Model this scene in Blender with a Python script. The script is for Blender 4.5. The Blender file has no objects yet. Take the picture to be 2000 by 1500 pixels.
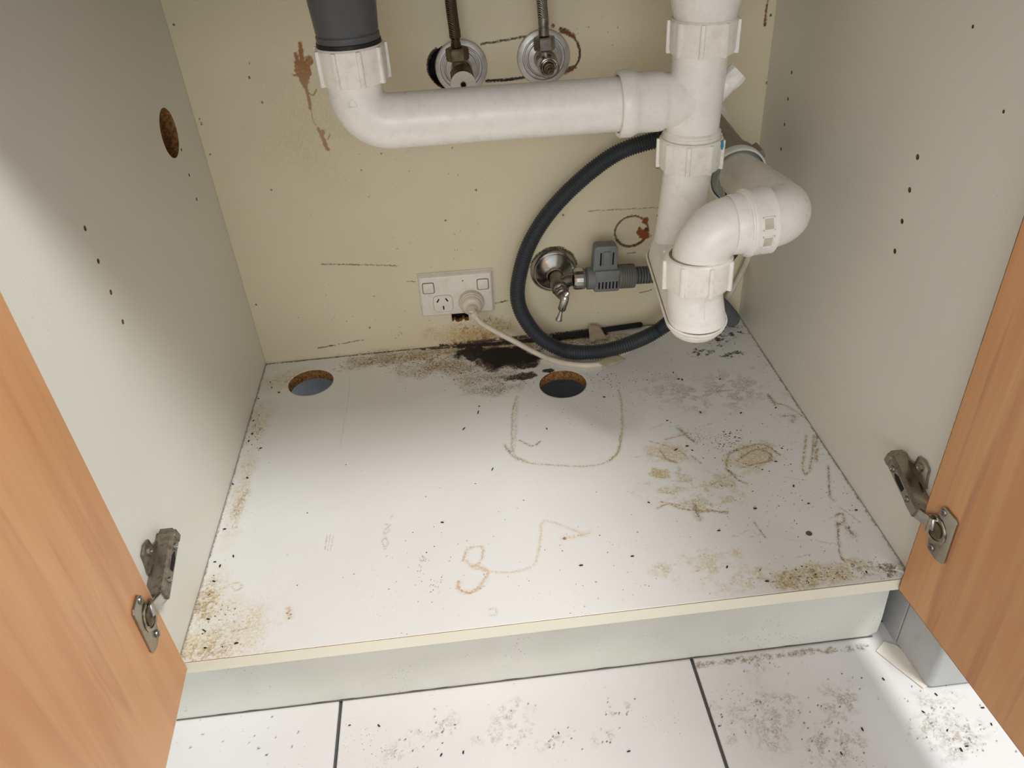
import bpy, bmesh, math, random
import numpy as np
from mathutils import Vector, Matrix

random.seed(7)
PI = math.pi
S = bpy.context.scene
COL = S.collection

# ------------------------------------------------------------------ camera
ROT = np.array([[0.9937180246, -0.0938399537, -0.0609799200],
                [-0.1038860390, -0.5708392945, -0.8144631303],
                [0.0416194479, 0.8156816554, -0.5770019572]])
CAM = np.array([0.33148654, -0.5167831, 0.66577138])
FOC = 1533.9          # focal length in pixels of the 2000 wide frame
cd = bpy.data.cameras.new('camera')
cam = bpy.data.objects.new('camera', cd)
COL.objects.link(cam)
cd.sensor_width = 36.0
cd.lens = 36.0 * FOC / 2000.0
cd.clip_start = 0.01
cm = Matrix([list(ROT[0]), list(-ROT[1]), list(-ROT[2])]).transposed().to_4x4()
cm.translation = Vector(CAM)
cam.matrix_world = cm
S.camera = cam

# ------------------------------------------------------------------ world, light, exposure
w = bpy.data.worlds.new('world')
S.world = w
w.use_nodes = True
bg = w.node_tree.nodes['Background']
bg.inputs[0].default_value = (0.96, 0.985, 0.99, 1)
bg.inputs[1].default_value = 0.80
ld = bpy.data.lights.new('ceiling_light', 'AREA')
ld.shape = 'DISK'
ld.size = 0.42
ld.energy = 31
ld.color = (1.0, 1.0, 0.99)
lo = bpy.data.objects.new('ceiling_light', ld)
COL.objects.link(lo)
lo.location = (1.20, -0.63, 1.95)
lo.rotation_euler = (Vector((0.3, 0.1, 0.0)) - lo.location).to_track_quat('-Z', 'Y').to_euler()
wl = bpy.data.lights.new('front_fill_light', 'AREA')        # soft fill added behind the camera to brighten back board and pipes
wl.shape = 'RECTANGLE'; wl.size = 1.5; wl.size_y = 1.1; wl.energy = 20; wl.color = (0.98, 1.0, 1.0)
wo = bpy.data.objects.new('front_fill_light', wl)
COL.objects.link(wo)
wo.location = (0.0, -2.6, 1.0)
wo.rotation_euler = (Vector((0.38, 0.4, 0.25)) - wo.location).to_track_quat('-Z', 'Y').to_euler()
S.view_settings.view_transform = 'Standard'
S.view_settings.look = 'None'
S.view_settings.exposure = 0.0
S.view_settings.gamma = 1.0
S.view_settings.use_curve_mapping = False

W, D = 0.7612, 0.55       # inner width and depth of the cabinet
FZ = -0.13                # kitchen floor below the cabinet base
BT = 0.016                # board thickness

# ------------------------------------------------------------------ helpers
def on_plane(ax, val, x, y):
    d = ROT.T @ np.array([(x - 1000) / FOC, (y - 750) / FOC, 1.0])
    return Vector(CAM + (val - CAM[ax]) / d[ax] * d)
def Y(x, y, v): return on_plane(1, v, x, y)
def Z(x, y, v=0.0): return on_plane(2, v, x, y)
def X(x, y, v): return on_plane(0, v, x, y)

def srgb(r, g, b):
    f = lambda c: (c / 255 / 12.92) if c / 255 <= 0.04045 else ((c / 255 + 0.055) / 1.055) ** 2.4
    return (f(r), f(g), f(b), 1)

class M:
    """small node builder"""
    def __init__(s, name, rough=0.5, metal=0.0, spec=0.5):
        s.m = bpy.data.materials.new(name); s.m.use_nodes = True
        s.t = s.m.node_tree; s.n = s.t.nodes; s.b = s.n['Principled BSDF']
        s.b.inputs['Roughness'].default_value = rough
        s.b.inputs['Metallic'].default_value = metal
        s.b.inputs['Specular IOR Level'].default_value = spec
        s.tc = s.n.new('ShaderNodeTexCoord')
    def put(s, sock, v):
        if isinstance(v, (tuple, float, int, list)): sock.default_value = v
        else: s.t.links.new(v, sock)
    def coord(s, scale=(1, 1, 1), src='Object'):
        mp = s.n.new('ShaderNodeMapping'); s.put(mp.inputs['Vector'], s.tc.outputs[src]); mp.inputs['Scale'].default_value = scale
        return mp.outputs[0]
    def noise(s, scale, detail=4, rough=0.6, vec=None, dist=0.0):
        n = s.n.new('ShaderNodeTexNoise'); s.put(n.inputs['Vector'], vec if vec is not None else s.tc.outputs['Object'])
        n.inputs['Scale'].default_value = scale; n.inputs['Detail'].default_value = detail
        n.inputs['Roughness'].default_value = rough; n.inputs['Distortion'].default_value = dist
        return n.outputs['Fac']
    def voro(s, scale, vec=None):
        n = s.n.new('ShaderNodeTexVoronoi'); s.put(n.inputs['Vector'], vec if vec is not None else s.tc.outputs['Object'])
        n.inputs['Scale'].default_value = scale
        return n.outputs['Distance']
    def ramp(s, f, a, b, lo=0.0, hi=1.0):
        n = s.n.new('ShaderNodeMapRange'); s.put(n.inputs[0], f)
        n.inputs[1].default_value = a; n.inputs[2].default_value = b; n.inputs[3].default_value = lo; n.inputs[4].default_value = hi
        return n.outputs[0]
    def math(s, op, a, b):
        n = s.n.new('ShaderNodeMath'); n.operation = op; s.put(n.inputs[0], a); s.put(n.inputs[1], b); return n.outputs[0]
    def mix(s, f, a, b):
        n = s.n.new('ShaderNodeMix'); n.data_type = 'RGBA'; s.put(n.inputs[0], f); s.put(n.inputs[6], a); s.put(n.inputs[7], b); return n.outputs[2]
    def color(s, c): s.put(s.b.inputs['Base Color'], c); return s
    def rough(s, c): s.put(s.b.inputs['Roughness'], c); return s
    def bump(s, f, strength=0.2, dist=0.001):
        n = s.n.new('ShaderNodeBump'); n.inputs['Strength'].default_value = strength; n.inputs['Distance'].default_value = dist
        s.put(n.inputs['Height'], f); s.t.links.new(n.outputs[0], s.b.inputs['Normal']); return s

def laminate(name, base, fine, spot=0.3, painted=False, rough=0.42):
    m = M(name, rough)
    c = m.mix(m.ramp(m.noise(5, 5), .35, .7), base, fine)
    sp = m.math('MULTIPLY', m.ramp(m.voro(240), .16, .10), m.ramp(m.noise(14, 3), .52, .66))
    c = m.mix(m.math('MULTIPLY', sp, spot), c, (0.10, 0.085, 0.06, 1))
    if painted:
        a = m.n.new('ShaderNodeAttribute'); a.attribute_name = 'paint'
        av = a.outputs['Alpha']; am = m.math('MULTIPLY', m.math('MULTIPLY', av, m.math('SUBTRACT', 1.0, av)), m.ramp(m.noise(420, 4, .7), .34, .62, -1.9, 2.4))
        al = m.math('MAXIMUM', m.math('MINIMUM', m.math('ADD', av, am), 1.0), 0.0)
        c = m.mix(al, c, a.outputs['Color'])
        m.rough(m.ramp(a.outputs['Alpha'], 0, 1, rough, .7))
    m.color(c); m.bump(m.noise(900, 2), .06, .0005)
    return m.m

def plastic(name, base, dark, rough=0.32, dirt=0.5, spec=0.5, metal=0.0, scale=60):
    m = M(name, rough, metal, spec)
    c = m.mix(m.math('MULTIPLY', m.ramp(m.noise(scale, 6, .7), .48, .78), dirt), base, dark)
    s = m.math('MULTIPLY', m.ramp(m.voro(330), .13, .06), m.ramp(m.noise(30, 3), .5, .62))
    c = m.mix(m.math('MULTIPLY', s, dirt), c, (dark[0] * .4, dark[1] * .35, dark[2] * .3, 1))
    m.color(c); m.rough(m.ramp(m.noise(80, 4), .3, .7, rough * .8, min(1, rough * 1.4)))
    m.bump(m.noise(500, 3), .05, .0005)
    return m.m

MT = {}
MT['side'] = laminate('white_melamine', srgb(230, 228, 218), srgb(226, 224, 213), .25)
MT['base'] = laminate('stained_white_melamine', srgb(234, 234, 231), srgb(229, 228, 223), .4, True, .36)
MT['back'] = laminate('cream_painted_board', srgb(226, 214, 184), srgb(220, 208, 177), .35, True, .45)
MT['band'] = laminate('cream_edge_band', srgb(232, 228, 208), srgb(226, 222, 202), .3)
MT['kick'] = laminate('painted_kickboard', srgb(215, 214, 205), srgb(198, 198, 188), 1.0, False, .5)
MT['tile'] = laminate('glazed_white_tile', srgb(228, 227, 225), srgb(220, 218, 215), .9, True, .28)
MT['white'] = plastic('white_pvc', srgb(244, 242, 236), srgb(196, 188, 172), .30, .30)
MT['whitedirty'] = plastic('grubby_white_pvc', srgb(243, 240, 231), srgb(176, 158, 134), .34, .34, scale=90)
MT['seal'] = plastic('grimy_pipe_seal', srgb(150, 128, 98), srgb(60, 44, 28), .6, .8)
MT['greycup'] = plastic('dark_grey_pvc', srgb(84, 86, 88), srgb(62, 62, 62), .35, .4)
MT['brownpvc'] = plastic('grey_brown_pvc', srgb(150, 140, 124), srgb(100, 88, 70), .45, .7)
MT['rubber'] = plastic('grey_green_rubber', srgb(168, 172, 164), srgb(128, 130, 122), .5, .5)
MT['recess'] = plastic('shaded_plastic_recess', srgb(206, 198, 182), srgb(150, 138, 116), .5, .6)
MT['hose'] = plastic('charcoal_hose', srgb(52, 58, 62), srgb(38, 40, 42), .42, .4)
MT['greyhose'] = plastic('grey_ribbed_hose', srgb(96, 99, 100), srgb(60, 60, 58), .5, .5)
MT['valve'] = plastic('grey_valve_plastic', srgb(118, 120, 122), srgb(96, 98, 96), .5, .4)
MT['valvedark'] = plastic('olive_grey_plastic', srgb(106, 106, 98), srgb(80, 80, 70), .5, .4)
MT['black'] = plastic('black_rubber', srgb(20, 20, 21), srgb(34, 32, 30), .5, .3)
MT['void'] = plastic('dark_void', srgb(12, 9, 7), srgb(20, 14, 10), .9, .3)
MT['gpo'] = plastic('white_outlet_plastic', srgb(232, 226, 214), srgb(150, 134, 108), .28, .25)
MT['gposeam'] = plastic('outlet_seam', srgb(120, 108, 88), srgb(70, 60, 46), .5, .5)
MT['cord'] = plastic('cream_cord', srgb(222, 210, 192), srgb(176, 158, 132), .4, .5)
MT['chrome'] = plastic('worn_chrome', srgb(196, 194, 190), srgb(120, 110, 100), .20, .55, metal=1.0, scale=40)
MT['dullchrome'] = plastic('tarnished_chrome', srgb(150, 148, 142), srgb(66, 54, 42), .34, .9, metal=1.0, scale=45)
MT['alu'] = plastic('matt_flange_metal', srgb(206, 204, 202), srgb(140, 134, 128), .42, .5, metal=.75, scale=60)
MT['brass'] = plastic('corroded_brass', srgb(120, 108, 84), srgb(40, 30, 20), .5, .9, metal=.8, scale=90)
MT['hinge'] = plastic('nickel_hinge', srgb(168, 160, 146), srgb(106, 92, 74), .28, .5, metal=1.0, scale=50)
MT['hingerust'] = plastic('rusty_hinge', srgb(136, 128, 114), srgb(70, 40, 24), .42, 1.0, metal=.85, scale=120)
MT['steel'] = plastic('sink_steel', srgb(190, 190, 190), srgb(160, 160, 160), .3, .3, metal=1.0)
MT['greymetal'] = plastic('grey_coated_metal', srgb(180, 181, 180), srgb(152, 153, 152), .32, .4)
MT['concrete'] = plastic('concrete_slab', srgb(170, 176, 180), srgb(130, 134, 136), .9, .5)
MT['bench'] = plastic('benchtop_laminate', srgb(150, 140, 126), srgb(110, 100, 90), .4, .6)
MT['grout'] = plastic('dark_grey_grout', srgb(84, 84, 82), srgb(56, 56, 54), .9, .6)
MT['dropping'] = plastic('dark_dropping', srgb(34, 28, 22), srgb(60, 48, 36), .7, .6)
MT['plug'] = plastic('dark_plug', srgb(92, 88, 78), srgb(50, 46, 40), .6, .6)
MT['blue'] = plastic('blue_glue', srgb(70, 150, 190), srgb(60, 120, 160), .4, .3)

def braid(name, a, b):
    m = M(name, .38, .75)
    wv = m.n.new('ShaderNodeTexWave'); m.put(wv.inputs['Vector'], m.coord((1, 1, 1)))
    wv.wave_type = 'BANDS'; wv.bands_direction = 'DIAGONAL'; wv.inputs['Scale'].default_value = 260; wv.inputs['Distortion'].default_value = 3
    m.color(m.mix(m.ramp(wv.outputs['Fac'], .25, .75), a, b)); m.bump(wv.outputs['Fac'], .6, .0006)
    return m.m
MT['braid'] = braid('steel_braid', srgb(70, 62, 54), srgb(176, 170, 160))
MT['braidrust'] = braid('rusty_braid', srgb(34, 24, 17), srgb(112, 92, 72))

def chipboard():
    m = M('raw_chipboard', .85)
    c = m.mix(m.ramp(m.noise(260, 4), .35, .65), srgb(92, 58, 28), srgb(168, 122, 66))
    m.color(c); m.bump(m.noise(400, 3), .5, .001); return m.m
MT['chip'] = chipboard()

def wood(name, a, b, c3, off):
    m = M(name, .38)
    mp = m.n.new('ShaderNodeMapping'); m.put(mp.inputs['Vector'], m.tc.outputs['Object'])
    mp.inputs['Scale'].default_value = (3.0, 9.0, .55); mp.inputs['Location'].default_value = off
    mp.inputs['Rotation'].default_value = (.05, 0, 0)
    n1 = m.noise(2.2, 3, .55, mp.outputs[0], 1.6)
    n2 = m.noise(5.0, 5, .6, mp.outputs[0], .6)
    mp2 = m.coord((18, 90, 2.2)); n3 = m.noise(4, 4, .6, mp2)
    c = m.mix(m.ramp(n1, .34, .66), a, b)
    c = m.mix(m.ramp(n2, .55, .72, 0, .75), c, c3)
    c = m.mix(m.ramp(n3, .4, .75, 0, .28), c, b)
    mp3 = m.coord((60, 400, 14)); n4 = m.noise(6, 2, .5, mp3)
    c = m.mix(m.ramp(n4, .62, .8, 0, .25), c, c3)
    m.color(c); return m.m
MT['woodL'] = wood('beech_laminate', srgb(218, 164, 114), srgb(204, 145, 98), srgb(186, 122, 90), (3.1, 1.7, .4))
MT['woodR'] = wood('beech_laminate_warm', srgb(216, 164, 114), srgb(200, 144, 96), srgb(170, 110, 80), (.9, 5.2, 2.0))

def tape_mat():
    m = M('yellowed_tape', .3)
    m.color(m.mix(m.ramp(m.noise(70, 4), .35, .65), srgb(206, 190, 158), srgb(226, 216, 196)))
    m.b.inputs['Alpha'].default_value = .72; m.b.inputs['Transmission Weight'].default_value = .25
    return m.m
MT['tape'] = tape_mat()

# ------------------------------------------------------------------ object helpers
def finish(name, me, mats, parent=None, smooth=True, angle=35, center=True, kind=None):
    off = Vector((0, 0, 0))
    nv = len(me.vertices)
    if center and nv:
        co = np.empty(nv * 3, 'f'); me.vertices.foreach_get('co', co); co = co.reshape(-1, 3)
        c = (co.min(0) + co.max(0)) / 2; co -= c; off = Vector([float(q) for q in c]); me.vertices.foreach_set('co', co.ravel())
    for mm in (mats if isinstance(mats, (list, tuple)) else [mats]): me.materials.append(MT[mm] if isinstance(mm, str) else mm)
    if smooth:
        me.polygons.foreach_set('use_smooth', np.ones(len(me.polygons), bool)); me.set_sharp_from_angle(angle=math.radians(angle))
    me.update()
    o = bpy.data.objects.new(name, me); COL.objects.link(o)
    o['wloc'] = list(off)
    if parent is not None:
        o.parent = parent; o.location = off - Vector(parent['wloc'])
    else: o.location = off
    if kind: o['kind'] = kind
    return o
def thing(name, label, cat, loc, group=None, kind=None):
    o = bpy.data.objects.new(name, None); COL.objects.link(o); o.location = loc; o['wloc'] = list(loc)
    o.empty_display_size = .02; tag(o, label, cat, group, kind); return o
def tag(o, label=None, cat=None, group=None, kind=None):
    if label: o['label'] = label
    if cat: o['category'] = cat
    if group: o['group'] = group
    if kind: o['kind'] = kind
    return o

class B:
    """collects shapes for ONE mesh"""
    def __init__(s): s.v = []; s.f = []; s.mi = []
    def add(s, v, f, mi=0):
        k = len(s.v); s.v += [tuple(q) for q in v]; s.f += [tuple(i + k for i in q) for q in f]; s.mi += [mi] * len(f)
    def box(s, lo, hi, mat=None, bev=0.0, mi=0):
        bm = bmesh.new(); bmesh.ops.create_cube(bm, size=1)
        lo = Vector(lo); hi = Vector(hi)
        for q in bm.verts: q.co = Vector([lo[i] + (q.co[i] + .5) * (hi[i] - lo[i]) for i in range(3)])
        if bev > 0: bmesh.ops.bevel(bm, geom=bm.edges[:], offset=bev, segments=2, affect='EDGES', profile=.5)
        s.bm(bm, mat, mi)
    def bm(s, bm, mat=None, mi=0):
        bm.verts.index_update()
        s.add([(mat @ q.co) if mat else q.co for q in bm.verts], [[q.index for q in f.verts] for f in bm.faces], mi); bm.free()
    def lathe(s, c, a, prof, seg=32, mi=0, ref=None):
        a = Vector(a).normalized(); c = Vector(c)
        r = Vector(ref) if ref else (Vector((0, 0, 1)) if abs(a.z) < .9 else Vector((1, 0, 0)))
        u = (r - a * r.dot(a)).normalized(); w_ = a.cross(u)
        v = []; f = []
        for (rad, t) in prof:
            for k in range(seg):
                th = 2 * PI * k / seg; v.append(c + a * t + (u * math.cos(th) + w_ * math.sin(th)) * max(rad, 1e-5))
        n = len(prof)
        for i in range(n - 1):
            for k in range(seg):
                f.append((i * seg + k, i * seg + (k + 1) % seg, (i + 1) * seg + (k + 1) % seg, (i + 1) * seg + k))
        s.add(v, f, mi)
    def tube(s, pts, rad, seg=16, cap=True, mi=0, up=None):
        pts = [Vector(q) for q in pts]; n = len(pts)
        rr = rad if isinstance(rad, (list, tuple, np.ndarray)) else [rad] * n
        T = [(pts[min(i + 1, n - 1)] - pts[max(i - 1, 0)]).normalized() for i in range(n)]
        r = Vector((0, 0, 1)) if abs(T[0].z) < .9 else Vector((1, 0, 0))
        u = (r - T[0] * r.dot(T[0])).normalized(); v = []; f = []
        for i in range(n):
            u = (u - T[i] * u.dot(T[i])).normalized(); w_ = T[i].cross(u)
            for k in range(seg):
                th = 2 * PI * k / seg; v.append(pts[i] + (u * math.cos(th) + w_ * math.sin(th)) * rr[i])
        for i in range(n - 1):
            for k in range(seg): f.append((i * seg + k, i * seg + (k + 1) % seg, (i + 1) * seg + (k + 1) % seg, (i + 1) * seg + k))
        if cap: f.append(tuple(range(seg))[::-1]); f.append(tuple((n - 1) * seg + k for k in range(seg)))
        s.add(v, f, mi)
    def prism(s, pts, d, mi=0, bev=0.0):
        """polygon of 3d points swept by vector d"""
        bm = bmesh.new(); d = Vector(d)
        a = [bm.verts.new(Vector(q)) for q in pts]; b = [bm.verts.new(Vector(q) + d) for q in pts]; n = len(a)
        bm.faces.new(a[::-1]); bm.faces.new(b)
        for i in range(n): bm.faces.new((a[i], a[(i + 1) % n], b[(i + 1) % n], b[i]))
        bmesh.ops.recalc_face_normals(bm, faces=bm.faces[:])
        if bev > 0: bmesh.ops.bevel(bm, geom=bm.edges[:], offset=bev, segments=2, affect='EDGES', profile=.5)
        s.bm(bm, None, mi)
    def make(s, name, mats, parent=None, **k):
        me = bpy.data.meshes.new(name); me.from_pydata([tuple(q) for q in s.v], [], s.f)
        me.polygons.foreach_set('material_index', np.array(s.mi, 'i'))
        return finish(name, me, mats, parent, **k)

def spline(P, step):
    P = [Vector(q) for q in P]; P = [P[0] * 2 - P[1]] + P + [P[-1] * 2 - P[-2]]; out = []
    for i in range(1, len(P) - 2):
        n = max(2, int((P[i + 1] - P[i]).length / step))
        for k in range(n):
            t = k / n; a, b, c, d = P[i - 1], P[i], P[i + 1], P[i + 2]
            out.append(.5 * ((2 * b) + (c - a) * t + (2 * a - 5 * b + 4 * c - d) * t * t + (3 * b - a - 3 * c + d) * t ** 3))
    out.append(P[-2]); return out
def bend(p0, corner, p1, r, n=12):
    """straight p0 -> rounded corner -> p1"""
    p0, c, p1 = Vector(p0), Vector(corner), Vector(p1); a = (p0 - c).normalized(); b = (p1 - c).normalized()
    ang = a.angle(b); d = r / math.tan(ang / 2); cen = c + (a + b).normalized() * (r / math.sin(ang / 2))
    s0 = c + a * d - cen; s1 = c + b * d - cen; tot = s0.angle(s1); ax = s0.cross(s1).normalized()
    return [cen + Matrix.Rotation(tot * k / n, 3, ax) @ s0 for k in range(n + 1)]
def frame(o, x, y, z):
    m = Matrix((Vector(x), Vector(y), Vector(z))).transposed().to_4x4(); m.translation = Vector(o); return m

# ------------------------------------------------------------------ painted grids (stains with a shape of their own)
class Grid:
    def __init__(s, w_, h, step, seed):
        s.nx = int(round(w_ / step)) + 1; s.ny = int(round(h / step)) + 1
        s.u = np.linspace(0, w_, s.nx); s.v = np.linspace(0, h, s.ny); s.w = w_; s.h = h
        s.rgb = np.zeros((s.ny, s.nx, 3), 'f'); s.a = np.zeros((s.ny, s.nx), 'f'); s.rng = np.random.default_rng(seed)
    def win(s, lo, hi):
        i0 = max(0, int(lo[0] / s.w * (s.nx - 1))); i1 = min(s.nx, int(hi[0] / s.w * (s.nx - 1)) + 2)
        j0 = max(0, int(lo[1] / s.h * (s.ny - 1))); j1 = min(s.ny, int(hi[1] / s.h * (s.ny - 1)) + 2)
        return slice(j0, max(j1, j0)), slice(i0, max(i1, i0))
    def noise(s, U, V, sc, oct_=3):
        out = np.zeros(U.shape); amp = 1; tot = 0
        for o in range(oct_):
            L = s.rng.random((64, 64)); x = U * sc + 7.3; y = V * sc + 3.1
            xi = np.floor(x).astype(int); yi = np.floor(y).astype(int); fx = x - xi; fy = y - yi
            fx = fx * fx * (3 - 2 * fx); fy = fy * fy * (3 - 2 * fy); g = lambda a, b: L[a % 64, b % 64]
            out += amp * ((g(yi, xi) * (1 - fx) + g(yi, xi + 1) * fx) * (1 - fy) + (g(yi + 1, xi) * (1 - fx) + g(yi + 1, xi + 1) * fx) * fy)
            tot += amp; amp *= .55; sc *= 2.1
        return out / tot
    def over(s, sl, m, col):
        m = np.clip(m, 0, 1); c = np.array(srgb(*col)[:3]); a0 = s.a[sl]; na = m + a0 * (1 - m); d = np.maximum(na, 1e-6)
        s.rgb[sl] = (c * m[..., None] + s.rgb[sl] * (a0 * (1 - m))[..., None]) / d[..., None]; s.a[sl] = na
    def uv(s, sl): return np.meshgrid(s.u[sl[1]], s.v[sl[0]])
    def blob(s, c, r, col, op=1.0, ang=0, nsc=60, rag=.5, soft=.35, brk=0.0, bsc=200):
        R = max(r) * 1.6; sl = s.win((c[0] - R, c[1] - R), (c[0] + R, c[1] + R)); U, V = s.uv(sl)
        if U.size == 0: return
        du, dv = U - c[0], V - c[1]; ca, sa = math.cos(ang), math.sin(ang)
        d = np.sqrt(((du * ca + dv * sa) / r[0]) ** 2 + ((-du * sa + dv * ca) / r[1]) ** 2)
        d = d + (s.noise(U, V, nsc) - .5) * 2 * rag
        m = np.clip((1 - d) / soft, 0, 1)
        if brk > 0: m = m * np.clip((s.noise(U, V, bsc, 3) - brk) / .10, 0, 1)
        s.over(sl, m * op, col)
    def stroke(s, P, wd, col, op=1.0, jit=0.0, brk=0.0, bsc=160, soft=.5, closed=False):
        P = [np.array(q[:2]) for q in P]
        if closed: P = P + [P[0]]
        if 2 < len(P) < 16: P = [np.array(w_[:2]) for w_ in spline([(a_[0], a_[1], 0) for a_ in P], .004)]
        A = np.array(P); pad = wd * 3 + jit * 2 + .002; sl = s.win(A.min(0) - pad, A.max(0) + pad); U, V = s.uv(sl)
        if U.size == 0: return
        if jit: U = U + (s.noise(U, V, 90) - .5) * 2 * jit; V = V + (s.noise(U, V, 90) - .5) * 2 * jit
        d = np.full(U.shape, 9.0)
        for a, b in zip(P[:-1], P[1:]):
            e = b - a; L = max(e @ e, 1e-12); t = np.clip(((U - a[0]) * e[0] + (V - a[1]) * e[1]) / L, 0, 1)
            d = np.minimum(d, np.hypot(U - a[0] - t * e[0], V - a[1] - t * e[1]))
        m = np.clip((wd - d) / (wd * soft), 0, 1)
        if brk > 0: m = m * np.clip((s.noise(U, V, bsc) - brk) / .08, 0, 1)
        s.over(sl, m * op, col)
    def specks(s, c, r, n, size, col, op=.9, ang=0):
        for k in range(n):
            q = s.rng.normal(0, .5, 2); ca, sa = math.cos(ang), math.sin(ang)
            x = c[0] + (q[0] * r[0] * ca - q[1] * r[1] * sa); y = c[1] + (q[0] * r[0] * sa + q[1] * r[1] * ca)
            z = size * s.rng.uniform(.5, 1.5); s.blob((x, y), (z, z * s.rng.uniform(.5, 1)), col, op, s.rng.uniform(0, 3), 300, .3, .5)
    def build(s, name, place, mats, parent, hole=None, rounds=(), thick=.016, tdir=(0, 0, -1), **k):
        U, V = np.meshgrid(s.u, s.v); U = U.copy(); V = V.copy()
        dead = np.zeros(U.shape, bool)
        for (cx, cy, r) in rounds:
            d = np.hypot(U - cx, V - cy); dead |= d < r - 1e-9
        if hole is not None: dead |= hole(U, V)
        cell = ~(dead[:-1, :-1] & dead[1:, 1:]) & ~(dead[:-1, 1:] & dead[1:, :-1]) & ~dead[:-1, :-1] & ~dead[1:, 1:] if False else \
            ~(dead[:-1, :-1] | dead[:-1, 1:] | dead[1:, :-1] | dead[1:, 1:])
        keep = cell
        touch = np.zeros(U.shape, bool)           # rim vertices of the holes
        nk = ~keep
        touch[:-1, :-1] |= nk; touch[1:, :-1] |= nk; touch[:-1, 1:] |= nk; touch[1:, 1:] |= nk
        liv = np.zeros(U.shape, bool)
        liv[:-1, :-1] |= keep; liv[1:, :-1] |= keep; liv[:-1, 1:] |= keep; liv[1:, 1:] |= keep
        rim = touch & liv
        for (cx, cy, r) in rounds:
            d = np.hypot(U - cx, V - cy); q = rim & (d < r + 3 * (s.u[1] - s.u[0]))
            U[q] = cx + (U[q] - cx) / d[q] * r; V[q] = cy + (V[q] - cy) / d[q] * r
        idx = np.arange(U.size).reshape(U.shape)
        co = place(U.ravel(), V.ravel()).astype('f')
        q = np.stack([idx[:-1, :-1], idx[:-1, 1:], idx[1:, 1:], idx[1:, :-1]], -1)[keep]
        # side walls on every open edge
        kp = np.pad(keep, 1); ed = []
        for (a, b, dj, di) in (((0, 0), (0, 1), -1, 0), ((0, 1), (1, 1), 0, 1), ((1, 1), (1, 0), 1, 0), ((1, 0), (0, 0), 0, -1)):
            nb = kp[1 + dj:1 + dj + keep.shape[0], 1 + di:1 + di + keep.shape[1]]
            jj, ii = np.nonzero(keep & ~nb); ed.append(np.stack([idx[jj + a[0], ii + a[1]], idx[jj + b[0], ii + b[1]]], -1))
        ed = np.concatenate(ed); un, inv = np.unique(ed, return_inverse=True); inv = inv.reshape(ed.shape)
        co2 = co[un] + np.array(tdir, 'f') * thick
        sw = np.stack([ed[:, 1], ed[:, 0], inv[:, 0] + len(co), inv[:, 1] + len(co)], -1)
        allv = np.concatenate([co, co2]); allf = np.concatenate([q, sw])
        used, allf2 = np.unique(allf, return_inverse=True); allv = allv[used]; allf2 = allf2.reshape(-1, 4)
        me = bpy.data.meshes.new(name); me.vertices.add(len(allv)); me.vertices.foreach_set('co', allv.ravel())
        me.loops.add(allf2.size); me.loops.foreach_set('vertex_index', allf2.ravel().astype('i'))
        me.polygons.add(len(allf2)); me.polygons.foreach_set('loop_start', np.arange(0, allf2.size, 4, dtype='i'))
        me.polygons.foreach_set('material_index', np.concatenate([np.zeros(len(q), 'i'), np.ones(len(sw), 'i')]))
        me.update(calc_edges=True); me.validate()
        at = me.attributes.new('paint', 'FLOAT_COLOR', 'POINT')
        c = np.concatenate([np.concatenate([s.rgb.reshape(-1, 3), s.a.reshape(-1, 1)], 1), np.zeros((len(co2), 4))])[used].astype('f')
        at.data.foreach_set('color', c.ravel())
        return finish(name, me, mats, parent, smooth=False, **k)

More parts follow.
